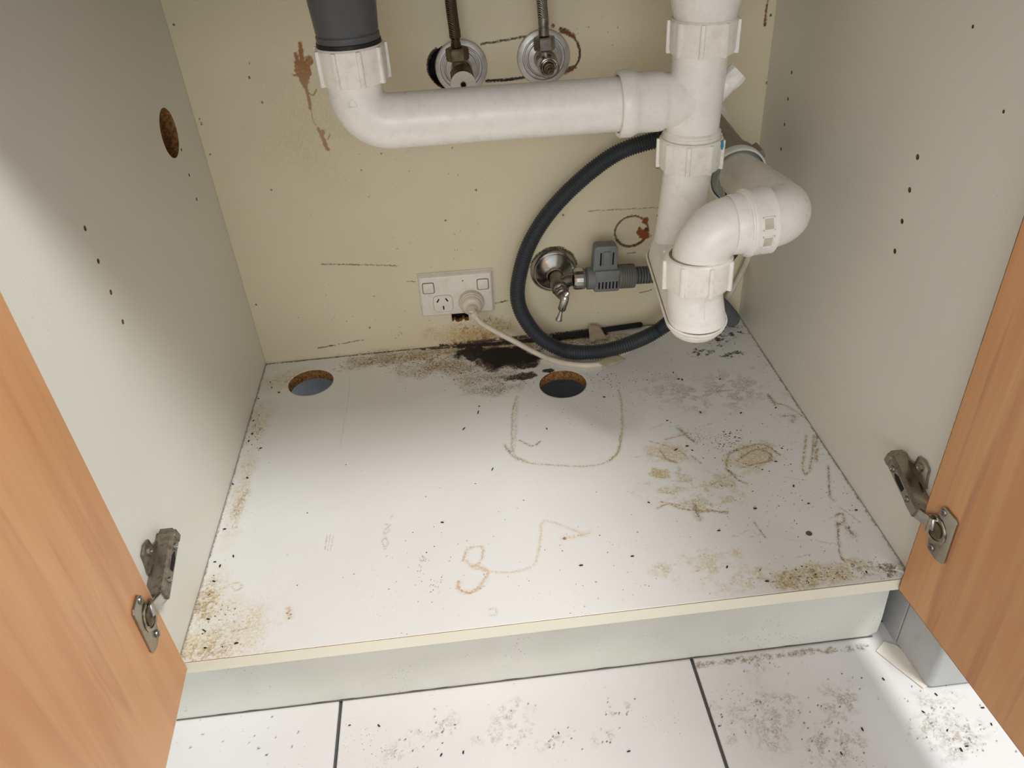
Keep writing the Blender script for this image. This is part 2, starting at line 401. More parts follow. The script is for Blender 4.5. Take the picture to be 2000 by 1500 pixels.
# ================================================================== SETTING
floor = thing('floor', None, None, (0.4, -0.2, FZ), kind='structure')
floor['label'] = 'kitchen floor of large white glazed tiles with dark grout'
b = B(); b.box((-1.08, -1.58, FZ - .03), (1.76, .06, FZ - .004)); b.make('grout_bed', 'grout', floor, smooth=False)
T0 = 0.1379; PT = 0.405; GJ = .0045
def tile_grid(ix, iy):
    x0 = T0 + PT * ix + GJ / 2; y0 = -.36 + PT * iy + GJ / 2; return x0, y0, PT - GJ
plain_tile = None
for ix in range(-3, 4):
    for iy in range(-3, 1):
        x0, y0, s_ = tile_grid(ix, iy)
        if iy == 0 and ix in (-1, 0, 1):
            g = Grid(s_, s_, .0016, 100 + ix)
            L = lambda px, py: (Z(px, py, FZ).x - x0, Z(px, py, FZ).y - y0)
            DK = (70, 58, 46); GR = (160, 148, 128)
            if ix == 0:
                for (px, py, r, n) in ((860, 1425, .03, 30), (790, 1460, .03, 16), (1210, 1385, .02, 24), (1000, 1420, .06, 22), (1090, 1440, .03, 22), (1180, 1440, .02, 12)):
                    g.specks(L(px, py), (r, r * .7), n, .0009, DK, .65)
                    g.blob(L(px, py), (r * .8, r * .5), GR, .22, .5, 60, .8, .8, .5, 160)
            if ix == 1:
                for (px, py, r, n) in ((1320, 1390, .03, 60), (1400, 1420, .04, 46), (1640, 1370, .04, 30), (1830, 1400, .05, 60), (1880, 1440, .04, 50), (1500, 1400, .06, 40), (1480, 1290, .03, 20), (1620, 1450, .05, 34)):
                    g.specks(L(px, py), (r, r * .7), n, .0009, DK, .7)
                    g.blob(L(px, py), (r * .8, r * .6), GR, .3, .5, 60, .8, .8, .45, 160)
                g.stroke([L(1365, 1300), L(1480, 1285), L(1690, 1262)], .005, (150, 138, 116), .5, .003, .4)
            if ix == -1: g.specks(L(480, 1440), (.1, .03), 16, .0012, DK, .6)
            g.build('tile', lambda U, V: np.stack([x0 + U, y0 + V, np.full(U.shape, FZ)], -1), ['tile', 'tile'], floor, thick=.008)
        elif plain_tile is None:
            b = B(); b.box((x0, y0, FZ - .008), (x0 + s_, y0 + s_, FZ), None, .0008); plain_tile = b.make('tile', 'tile', floor, smooth=False)
        else:
            o = plain_tile.copy(); COL.objects.link(o); o.location = Vector((x0 + s_ / 2, y0 + s_ / 2, FZ - .004)) - Vector(floor['wloc'])
b = B(); b.box((-1.08, .062, FZ - .03), (1.76, .62, FZ - .001)); o = b.make('floor_slab', 'concrete', floor, smooth=False)
o['label'] = 'bare grey slab seen through the round cut-out under the cabinet'
wb = B(); wb.box((-1.08, .60, FZ), (1.76, .62, 1.5)); tag(wb.make('wall_back', 'concrete', None, smooth=False), kind='structure')

# ================================================================== CABINET
cab = thing('sink_cabinet', 'open white under-sink cabinet with two wood-look doors and a stained base board', 'cabinet', (W / 2, D / 2, FZ))

# ---- base panel
G = Grid(W - .0016, D - .001, .001, 5)
def q(px, py): p = Z(px, py); return (p.x - .0008, p.y)
TAN = (196, 172, 122); BR = (128, 92, 48); DK = (44, 34, 24); OLV = (190, 174, 120); BLK = (14, 11, 9); GRY = (150, 146, 134)
def tint(px, py, rx, ry, col, op, **k): G.blob(q(px, py), (rx, ry), col, op * (1 if sum(col) < 140 else .72), **k)
# broad yellow-brown staining
for a in ((470, 960, .018, .085), (420, 1170, .030, .045), (440, 1230, .065, .045), (390, 1270, .05, .03), (505, 830, .022, .05), (560, 740, .05, .03)):
    tint(a[0], a[1], a[2], a[3], (214, 196, 156), .55, nsc=40, rag=.6, soft=.9)
    tint(a[0], a[1], a[2] * .9, a[3] * .9, BR, .45, nsc=40, rag=.6, soft=.9, brk=.60, bsc=330)
for a in ((470, 985, .010, .05), (385, 1278, .045, .014), (400, 1180, .012, .03)):
    tint(a[0], a[1], a[2], a[3], (168, 136, 84), .6, nsc=60, rag=.7, soft=.8, brk=.45, bsc=240)
# the strip along the back edge
for x in range(700, 1240, 36):
    y = 709 - (x - 519) * .0996 + 14
    tint(x, y, .035, .022, (170, 146, 96), .5, nsc=50, rag=.7, soft=.8)
    tint(x, y + 6, .04, .020, BR, .65, nsc=50, rag=.7, soft=.7, brk=.56, bsc=260)
tint(870, 715, .09, .030, (150, 118, 66), .7, nsc=40, rag=.5, soft=.9)
tint(950, 738, .06, .025, (140, 106, 58), .6, nsc=40, rag=.6, soft=.9)
tint(960, 760, .05, .02, (110, 84, 50), .45, nsc=50, rag=.7, soft=.9)
# black rotten patch
tint(985, 700, .062, .036, (60, 34, 18), .95, nsc=45, rag=.5, soft=.35)
tint(985, 697, .055, .030, BLK, 1.0, nsc=60, rag=.45, soft=.25)
tint(925, 690, .030, .022, BLK, .95, nsc=70, rag=.6, soft=.25)
tint(1020, 735, .03, .010, DK, .9, nsc=80, rag=.8, soft=.3)
G.stroke([q(900, 676), q(1000, 668), q(1100, 660), q(1180, 652)], .009, BLK, .95, .003, 0)
G.stroke([q(820, 683), q(900, 676), q(960, 672)], .004, DK, .9, .003, .35)
for a in ((925, 725, .006), (935, 712, .004), (1000, 728, .006), (1018, 720, .004), (985, 736, .010), (955, 738, .008)):
    tint(a[0], a[1], a[2] * 1.4, a[2] * .6, (186, 176, 156), .85, nsc=120, rag=.7, soft=.4, brk=.4, bsc=300)
tint(1073, 724, .010, .006, BLK, .95, nsc=120, rag=.5, soft=.3)
tint(1030, 715, .02, .008, DK, .9, nsc=120, rag=.8, soft=.3)
for (x, y, rx, ry, n) in ((780, 700, .06, .02, 70), (870, 735, .08, .02, 110), (1000, 760, .06, .02, 50), (1180, 745, .10, .03, 90), (520, 735, .03, .05, 26), (490, 850, .02, .06, 36), (455, 1000, .015, .07, 30),
                          (420, 1200, .03, .06, 16), (1400, 660, .05, .03, 90), (1330, 690, .08, .03, 60), (1420, 860, .035, .022, 170), (1370, 850, .02, .015, 50), (1500, 870, .08, .07, 90), (1560, 980, .10, .05, 90),
                          (1620, 1060, .06, .05, 40), (1380, 1000, .09, .06, 60), (1270, 1130, .10, .05, 50), (1150, 800, .12, .05, 60), (1500, 700, .03, .05, 60), (900, 1080, .25, .10, 60), (820, 1120, .006, .025, 22), (855, 1145, .012, .015, 36),
                          (1580, 1120, .10, .02, 90), (1740, 1110, .03, .012, 60), (1250, 770, .08, .05, 60)):
    G.specks(q(x, y), (rx, ry), n, .0006, DK, .7)
# right hand scuffs and smears
for x, y in ((1410, 640), (1440, 655), (1395, 668), (1370, 690), (1435, 690), (1400, 655)):
    tint(x, y, .022, .012, DK, .75, nsc=120, rag=.9, soft=.4, brk=.54, bsc=150)
tint(1400, 760, .13, .06, GRY, .35, nsc=50, rag=.7, soft=.9, brk=.45, bsc=90)
tint(1360, 940, .055, .03, OLV, .45, nsc=70, rag=.9, soft=.5, brk=.44, bsc=70, ang=-.4)
tint(1350, 975, .06, .02, OLV, .45, nsc=70, rag=.9, soft=.5, brk=.42, bsc=70, ang=-.4)
tint(1290, 925, .012, .010, OLV, .8, nsc=90, rag=.7, soft=.4)
tint(1470, 890, .045, .025, (206, 186, 140), .75, nsc=60, rag=.6, soft=.5, ang=.3)
tint(1310, 885, .030, .022, (208, 190, 150), .6, nsc=60, rag=.8, soft=.5)
tint(1370, 1110, .06, .03, (206, 190, 150), .55, nsc=60, rag=.9, soft=.7, brk=.4, bsc=80)
tint(1600, 1120, .09, .018, (198, 182, 132), .6, nsc=60, rag=.7, soft=.6, brk=.33, bsc=110, ang=.0)
tint(1560, 1138, .04, .012, (184, 166, 116), .5, nsc=60, rag=.8, soft=.6)
tint(1740, 1112, .022, .012, (120, 96, 60), .8, nsc=90, rag=.8, soft=.6, brk=.4, bsc=200)
tint(1590, 1125, .10, .014, BR, .6, nsc=60, rag=.8, soft=.6, brk=.58, bsc=200)
def st(P, wd, col, op=.8, jit=.0015, brk=.3, **k):
    Q = [q(*p) for p in P]
    if op > .5: G.stroke(Q, wd * 1.9, tuple(int(c * .4 + f * .6) for c, f in zip(col, (214, 198, 162))), op * .30, jit, 0, bsc=300, soft=.9)
    G.stroke(Q, wd * .8, col, op * .58, jit, brk, bsc=420, soft=.8, **k)
st([(1420, 888), (1450, 875), (1490, 868), (1522, 888)], .0022, BR); st([(1425, 885), (1418, 912), (1440, 935), (1458, 945)], .0020, (150, 124, 76))
st([(1440, 900), (1470, 880), (1500, 875)], .002, BR, .7); st([(1450, 912), (1480, 905), (1505, 900), (1505, 885)], .0018, BR, .8); st([(1490, 880), (1505, 888), (1500, 900)], .002, (120, 60, 24), .8)
st([(1420, 918), (1440, 930)], .002, DK, .7)
st([(1290, 880), (1300, 895), (1320, 903)], .002, BR); st([(1270, 862), (1300, 870), (1330, 882), (1345, 895)], .0016, (150, 130, 90), .6); st([(1325, 836), (1345, 855), (1360, 864)], .0030, DK, .75, .003, .4)
st([(1300, 858), (1330, 850), (1345, 845)], .002, (180, 110, 70), .6); st([(1265, 885), (1320, 905)], .0016, GRY, .6); st([(1350, 890), (1370, 905)], .0012, DK, .6)
st([(1285, 992), (1305, 985), (1340, 995), (1420, 1000)], .0018, (160, 118, 60), .85, .001, .2); st([(1290, 980), (1330, 988)], .0014, BR, .7); st([(1355, 985), (1362, 1005), (1368, 1015)], .003, (80, 50, 36), .8, .002, .4); st([(1380, 995), (1420, 1002)], .0016, BR, .8)
st([(1575, 850), (1568, 915), (1580, 922), (1590, 850)], .0022, (160, 140, 96), .75); st([(1595, 852), (1594, 900)], .003, (130, 100, 60), .7, .002, .4); st([(1618, 910), (1622, 970), (1630, 975)], .0022, (120, 96, 66), .7)
st([(1632, 1008), (1645, 1003), (1648, 1020), (1634, 1025)], .0022, BR, .8); st([(1636, 1020), (1640, 1080), (1650, 1095)], .0018, (120, 86, 52), .8); st([(1655, 1030), (1665, 1045)], .004, (110, 60, 44), .75, .003, .4); st([(1645, 1092), (1680, 1100)], .002, (160, 136, 90), .7)
st([(1500, 770), (1510, 785), (1540, 795), (1570, 815)], .0018, (120, 104, 74), .7); st([(1500, 772), (1515, 790)], .003, BR, .7, .002, .4); st([(1528, 812), (1550, 812), (1548, 824)], .004, (120, 80, 60), .7, .003, .4)
st([(1640, 990), (1680, 1020)], .001, GRY, .7); st([(1472, 1020), (1495, 1050)], .0012, (110, 110, 104), .8); st([(1400, 765), (1430, 762)], .002, (150, 138, 104), .6); st([(1430, 778), (1445, 780)], .003, (100, 92, 78), .6, .003, .45)
for k in range(60):       # faint smears
    x = random.uniform(1230, 1600); y = random.uniform(740, 1110); a = random.uniform(-.6, .5); l = random.uniform(10, 50)
    st([(x, y), (x + l * math.cos(a), y + l * math.sin(a) * .6)], .0012, random.choice([GRY, (170, 156, 118), (146, 130, 100)]), random.uniform(.2, .5), .002, .35)
# ring left by a round-cornered crate
st([(1010, 775), (1002, 800), (1000, 850), (1003, 885), (1030, 903), (1080, 908), (1150, 910), (1190, 900), (1208, 880), (1215, 840), (1214, 790), (1208, 762)], .0022, (168, 154, 112), .55, .001, .15)
st([(1190, 900), (1208, 880), (1212, 850)], .0022, (160, 140, 84), .7, .001, .1); st([(985, 870), (1005, 893), (1020, 900)], .003, (130, 112, 84), .6, .002, .2)
st([(1015, 860), (1040, 871), (1055, 862)], .0018, (120, 78, 50), .7); st([(1010, 785), (1003, 880)], .005, (150, 140, 112), .3, .002, .3)
# glue traces in front
GL = (196, 160, 130)
st([(905, 1095), (915, 1072), (940, 1068), (942, 1090), (925, 1108), (912, 1095)], .0022, (206, 180, 158), .75, .001, .1); st([(925, 1105), (950, 1115), (938, 1145), (910, 1157), (895, 1148), (898, 1135)], .0030, (206, 172, 144), .75, .0015, .15)
st([(898, 1152), (920, 1158), (945, 1145)], .0008, (150, 104, 74), .6, .001, .2); st([(925, 1110), (980, 1118), (1040, 1105), (1055, 1060), (1058, 1022), (1080, 1020), (1145, 1045)], .0020, (212, 198, 182), .7, .001, .2)
st([(1100, 1052), (1150, 1040)], .003, (206, 178, 148), .6, .003, .4); tint(1103, 1052, .002, .002, (120, 60, 30), .9)
st([(563, 1188), (566, 1205)], .0035, (206, 176, 136), .8, .001, 0); tint(561, 1198, .0015, .0015, (110, 60, 24), .9); tint(568, 1200, .0015, .002, (110, 60, 24), .9); tint(564, 1208, .0015, .002, (110, 60, 24), .8)
st([(455, 1140), (468, 1138), (472, 1148), (460, 1153), (453, 1146)], .0013, (206, 190, 156), .8, 0, 0); st([(820, 1090), (828, 1088), (826, 1096), (820, 1093)], .0008, (130, 120, 104), .7, 0, 0); st([(955, 1190), (968, 1188), (970, 1200), (958, 1202)], .0014, (200, 196, 172), .7, 0, .2)
# faint purple stamp and two thumb-printed marks
PU = (190, 188, 214)
for (u0, v0, P) in ((752, 1072, [(0, 0), (-6, -16), (3, -20), (6, -8), (-2, -4)]), (754, 1050, [(0, 0), (-4, -12), (6, -16)]), (756, 1040, [(-6, 2), (6, -2)]), (757, 1034, [(-6, 0), (5, -8), (-4, -10)]), (764, 1012, [(0, 0), (2, -6)])):
    st([(u0 + a, v0 + c) for a, c in P], .0012, PU, .7, 0, .1)
for x in (634, 640, 646): st([(x, 1075), (x + 5, 1045)], .0007, (160, 158, 156), .55, 0, .3)
st([(665, 870), (680, 780), (683, 740)], .001, GRY, .35, 0, .35)
# grime in the joints
G.stroke([(.0010, .0), (.0010, D)], .0012, (130, 112, 84), .4, .0006, .35); G.stroke([(W - .0025, 0), (W - .0025, D)], .0013, (126, 110, 84), .4, .0008, .4); G.stroke([(0, D - .002), (W, D - .002)], .0025, (90, 74, 50), .7, .001, .3)
HOLES = [(.0786 - .0008, .483, .0338), (.453 - .0008, .4115, .0343)]
base = G.build('base_panel', lambda U, V: np.stack([U + .0008, V, np.zeros(U.shape)], -1), ['base', 'chip'], cab, rounds=HOLES, thick=BT)
base['label'] = 'stained white base board with two round cut-outs'
bb = B()
for k in range(1):
    bm = bmesh.new()
    def ring(pts, z): 
        v = [bm.verts.new((x, y, z)) for x, y in pts]; [bm.edges.new((v[i], v[(i + 1) % len(v)])) for i in range(len(v))]
    ring([(.0008, 0), (W - .0008, 0), (W - .0008, D), (.0008, D)], -BT)
    for (cx, cy, r) in HOLES: ring([(cx + .0008 + r * math.cos(2 * PI * i / 40), cy + r * math.sin(2 * PI * i / 40)) for i in range(40)], -BT)
    bmesh.ops.triangle_fill(bm, edges=bm.edges[:], use_beauty=True); bb.bm(bm)
bb.make('base_underside', 'chip', base, smooth=False)
b = B(); b.box((.0008, -.0012, -BT), (W - .0008, -.0004, -.0004)); b.make('edge_band', 'band', base, smooth=False)
b = B(); p = Z(1580, 1042); b.lathe(p, (0, 0, 1), [(0, .0006), (.0034, .0006), (.004, -.001)], 20); b.make('hole_plug', 'plug', base)

# ---- back panel
G = Grid(W, .66, .00125, 9)
BX = 0.0
def qb(px, py): p = Y(px, py, D); return (p.x, p.z + .03)
Zo = .03
def tb(px, py, rx, ry, col, op, **k): G.blob(qb(px, py), (rx, ry), col, op, **k)
def sb(P, wd, col, op=.9, jit=.001, brk=.2, **k): G.stroke([qb(*p) for p in P], wd, col, op, jit, brk, **k)
CHB = (160, 112, 70)
sb([(586, 85), (592, 122), (600, 160)], .0035, CHB, 1, .002, 0); sb([(578, 105), (584, 130), (592, 165)], .0030, CHB, 1, .002, 0); tb(593, 142, .0105, .018, CHB, 1, nsc=120, rag=.7, soft=.15, brk=.22, bsc=150)
sb([(596, 165), (603, 195), (606, 212)], .0028, CHB, 1, .001, 0); sb([(606, 212), (612, 235), (618, 245)], .0009, CHB, .9, 0, .2); sb([(604, 182), (612, 186), (618, 175)], .0014, CHB, .9, 0, .1)
sb([(622, 252), (632, 272), (640, 292)], .0030, CHB, 1, .002, 0); tb(628, 258, .005, .006, CHB, 1, nsc=200, rag=.6, soft=.2); sb([(640, 272), (645, 262)], .0012, CHB, .9, 0, 0); tb(604, 118, .004, .006, CHB, .9, nsc=200, rag=.8, soft=.2)
sb([(628, 516), (700, 517), (775, 519)], .0009, (100, 88, 68), .7, .0004, .15)
sb([(622, 680), (655, 674)], .0012, (96, 82, 62), .7, .001, .3); sb([(660, 672), (710, 664)], .0010, (110, 96, 72), .7, .001, .3)
for (x, y) in ((487, 124), (487, 152), (512, 200), (390, 232), (393, 242), (410, 302), (530, 371), (1505, 30), (340, 48), (705, 332), (745, 300), (500, 595), (722, 640), (1497, 162), (1100, 420), (1285, 420), (870, 430), (930, 372)):
    tb(x, y, .0015, .0019, (70, 54, 36), .85, nsc=300, rag=.6, soft=.5)
sb([(1500, 0), (1495, 30)], .0014, (112, 66, 44), .8, 0, 0); sb([(1496, 30), (1494, 48)], .0022, (120, 50, 30), .9, .001, 0)
for (x, y, rx, ry, n) in ((760, 300, .20, .10, 60), (850, 480, .15, .06, 40), (900, 640, .10, .02, 90), (1150, 570, .05, .06, 40), (700, 600, .14, .05, 40), (1150, 60, .05, .03, 30)):
    G.specks(qb(x, y), (rx, ry), n // 2, .0008, (120, 100, 74), .6)
# damp bloom under the outlet
tb(920, 655, .075, .030, (196, 164, 104), .7, nsc=30, rag=.5, soft=.9); tb(930, 668, .055, .016, (140, 100, 52), .7, nsc=60, rag=.7, soft=.9, brk=.4, bsc=140)
tb(940, 640, .05, .03, (150, 110, 60), .5, nsc=60, rag=.8, soft=.8, brk=.55, bsc=240); tb(750, 690, .08, .012, (190, 170, 120), .5, nsc=40, rag=.5, soft=.9)
sb([(860, 675), (950, 666), (1060, 655)], .004, (60, 42, 26), .85, .002, .3); sb([(1000, 660), (1120, 648), (1200, 640)], .003, (90, 76, 50), .6, .001, .3)
tb(630, 250, .10, .10, (210, 198, 160), .35, nsc=14, rag=.6, soft=.9)
sb([(968, 592), (990, 588)], .0014, (70, 54, 36), .8); sb([(795, 550), (810, 550)], .0010, (110, 96, 70), .6)
# removable cut-outs: saw lines
sb([(940, 86), (985, 79), (1026, 71)], .0016, (84, 68, 48), .8, .0002, 0); sb([(950, 158), (1000, 155), (1030, 149)], .0022, (24, 18, 12), 1, .0002, 0)
sb([(1098, 62), (1118, 70), (1130, 90), (1132, 110), (1124, 128), (1110, 140)], .0018, (80, 52, 28), 1, .0006, 0); sb([(1096, 60), (1110, 64), (1120, 68)], .0042, (110, 62, 28), .95, .003, .1); sb([(1104, 141), (1120, 133)], .004, (110, 66, 32), .9, .003, .1); tb(1080, 50, .003, .003, (120, 70, 36), .9)
sb([(852, 95), (840, 108), (836, 128), (842, 148), (856, 162)], .0024, (60, 34, 20), 1, .001, 0)
cx, cz = .5805, .1655 + Zo
G.stroke([(cx + .0248 * math.cos(t), cz + .0240 * math.sin(t)) for t in np.linspace(0, 2 * PI, 40)], .0017, (112, 84, 52), .95, .0006, .05)
G.stroke([(cx + .0248 * math.cos(t), cz + .0240 * math.sin(t)) for t in np.linspace(-2.6, -.3, 20)], .0026, (110, 66, 30), .9, .001, .05)
tb(1258, 455, .009, .010, (140, 74, 30), 1, nsc=130, rag=.8, soft=.2); tb(1262, 432, .005, .006, (140, 74, 30), 1, nsc=130, rag=.8, soft=.2); tb(1262, 448, .003, .003, (90, 40, 16), 1)
sb([(1150, 412), (1290, 405)], .0008, (170, 156, 124), .7, 0, .1)
sb([(1225, 495), (1240, 493)], .001, (80, 60, 40), .8); sb([(1250, 572), (1272, 566)], .001, (80, 60, 40), .8)
# dark ragged edge round the lower tap
G.stroke([(.4625 + .0345 * math.cos(t), .1135 + Zo + .037 * math.sin(t)) for t in np.linspace(.2, 2.9, 24)], .0035, (70, 48, 34), .9, .0015, .1)
GH = qb(903, 617)
LT = qb(848, 130)
def back_hole(U, V):
    n = np.sin(U * 420) * .0022 + np.sin(U * 910 + 1) * .0009
    a = (np.abs(U - GH[0] + .004) < .0125) & (V > GH[1] - .0075 + n) & (V < GH[1] + .012)
    b_ = (((U - .349) / .040) ** 2 + ((V - .418 - Zo) / .030) ** 2 < 1) & (U < .349)
    return a | b_
bk = G.build('back_panel', lambda U, V: np.stack([U, np.full(U.shape, D), V - Zo], -1), ['back', 'chip'], cab, hole=back_hole, thick=.012, tdir=(0, 1, 0))
bk['label'] = 'cream painted back board with chips and cut-outs'
b = B(); b.box((.255, D + .018, .03), (.42, D + .022, .48)); b.make('cavity_dark_sheet', 'void', bk, smooth=False)  # near-black sheet added to give the openings their shade by colour

# ---- side panels with drilled shelf-pin holes
def side_panel(x, sx, holes, nm, zt=.72):
    bm = bmesh.new()
    def loop(pts): 
        v = [bm.verts.new((x, a, c)) for a, c in pts]; [bm.edges.new((v[i], v[(i + 1) % len(v)])) for i in range(len(v))]
    loop([(.002, -BT), (D + .01, -BT), (D + .01, zt), (.002, zt)])
    hl = []
    for (y, z, r) in holes:
        n = 36 if r > .01 else 10; c = [(y + r * math.cos(2 * PI * i / n), z + r * math.sin(2 * PI * i / n)) for i in range(n)]; loop(c); hl.append(c)
    bmesh.ops.triangle_fill(bm, edges=bm.edges[:], use_beauty=True)
    bb = B(); bb.bm(bm); t = Vector((sx * BT, 0, 0))
    for c in hl:
        n = len(c); d = BT if n > 20 else .011
        v = [(x, a, e) for a, e in c] + [(x + sx * d, a, e) for a, e in c]
        bb.add(v, [(i, (i + 1) % n, n + (i + 1) % n, n + i) for i in range(n)] + ([tuple(range(n, 2 * n))] if n <= 20 else []), 1)
    xs = sorted((x + sx * .0001, x + sx * BT))
    for (lo_, hi_) in (((xs[0], .002, -BT), (xs[1], .0022, zt)), ((xs[0], .002, -BT), (xs[1], D + .01, -BT + .0005)), ((xs[0], .002, zt - .0005), (xs[1], D + .01, zt)), ((xs[0], D + .0095, -BT), (xs[1], D + .01, zt))): bb.box(lo_, hi_)
    xo = x + sx * BT
    bb.box((min(xo, xo + sx * .001), .002, -BT), (max(xo, xo + sx * .001), D + .01, zt), None, 0, 1)
    return bb.make('side_panel', ['side', 'chip'], cab, smooth=False)
LH = [(.1628, .3045 + .032 * k, .0026) for k in range(8)]
LH = [h for h in LH if h[1] < .41] + [(.4665, .3064 + .0318 * k, .0022) for k in range(3)] + [(.4435, .3975, .0285)]
RH = [(.1683, .2950 + .0322 * k, .0028) for k in range(4)] + [(.4760, .2973 + .0324 * k, .0023) for k in range(4)]
for (x, y) in ((1900, 52), (1960, 218)): p = X(x, y, W); RH.append((p.y, p.z, .0016))
spL = side_panel(0.0, -1, LH, 'l'); spL['label'] = 'white side board with a round cut-out and pin holes'
spR = side_panel(W, 1, RH, 'r'); spR['label'] = 'white side board with two rows of pin holes'

# ---- kickboard
kz0 = FZ; yk = .024
def low_edge(x): return FZ + .0012 + .0009 * math.sin(x * 60) + .0007 * math.sin(x * 173 + 1)
pts = [(-.30, yk, -BT - .001)]; n = 120
low = []
for i in range(n + 1):
    x = -.30 + (W + .30) * i / n; z = low_edge(x)
    if x > W - .010: z += .006 * (x - (W - .010)) / .010
    low.append((x, yk, z))
b = B(); b.prism([(-.30, yk, -BT - .001)] + low + [(W + .001, yk, FZ + .03), (W - .002, yk, -BT - .001)], (0, .016, 0)); kb = b.make('kickboard', 'kick', cab, smooth=False)
b = B(); b.tube([(-.30, yk - .0005, FZ + .0012), (.2, yk - .0008, FZ + .0010), (W - .004, yk - .0005, FZ + .0016)], .0007, 6); b.make('sealant_line', 'plug', kb)
# ---- doors
def door(x0, y0, x1, y1, width, zb, zt, side, mat_):
    d = Vector((x1 - x0, y1 - y0, 0)).normalized(); n = Vector((-d.y, d.x, 0)) if side == 'L' else Vector((d.y, -d.x, 0))
    if side == 'L' and n.x < 0: n = -n
    if side == 'R' and n.x > 0: n = -n
    b = B(); O = Vector((x0, y0, zb)); z = Vector((0, 0, 1))
    M4 = frame(O - n * BT, d, n, z)
    b.box((.0008, .0, .0008), (width, BT, zt - zb), M4, .0006)
    o = b.make('door', mat_, cab, smooth=False)
    e = B(); e.box((0, .0004, 0), (.0009, BT - .0004, zt - zb), M4); e.box((0, .0004, -.0002), (width, BT - .0004, .0009), M4); e.make('edge_band', 'band' if side == 'L' else 'chip', o, smooth=False)
    return o, Vector((x0, y0, 0)), d, n
dL, oL, uL, nL = door(.0085, -.002, .0143, -.107, .385, -.008, .715, 'L', 'woodL'); dL['label'] = 'left door, paler wood-look board, swung open'
dR, oR, uR, nR = door(.7475, -.0035, .7634, -.1905, .385, -.012, .715, 'R', 'woodR'); dR['label'] = 'right door, darker wood-look board, swung open'

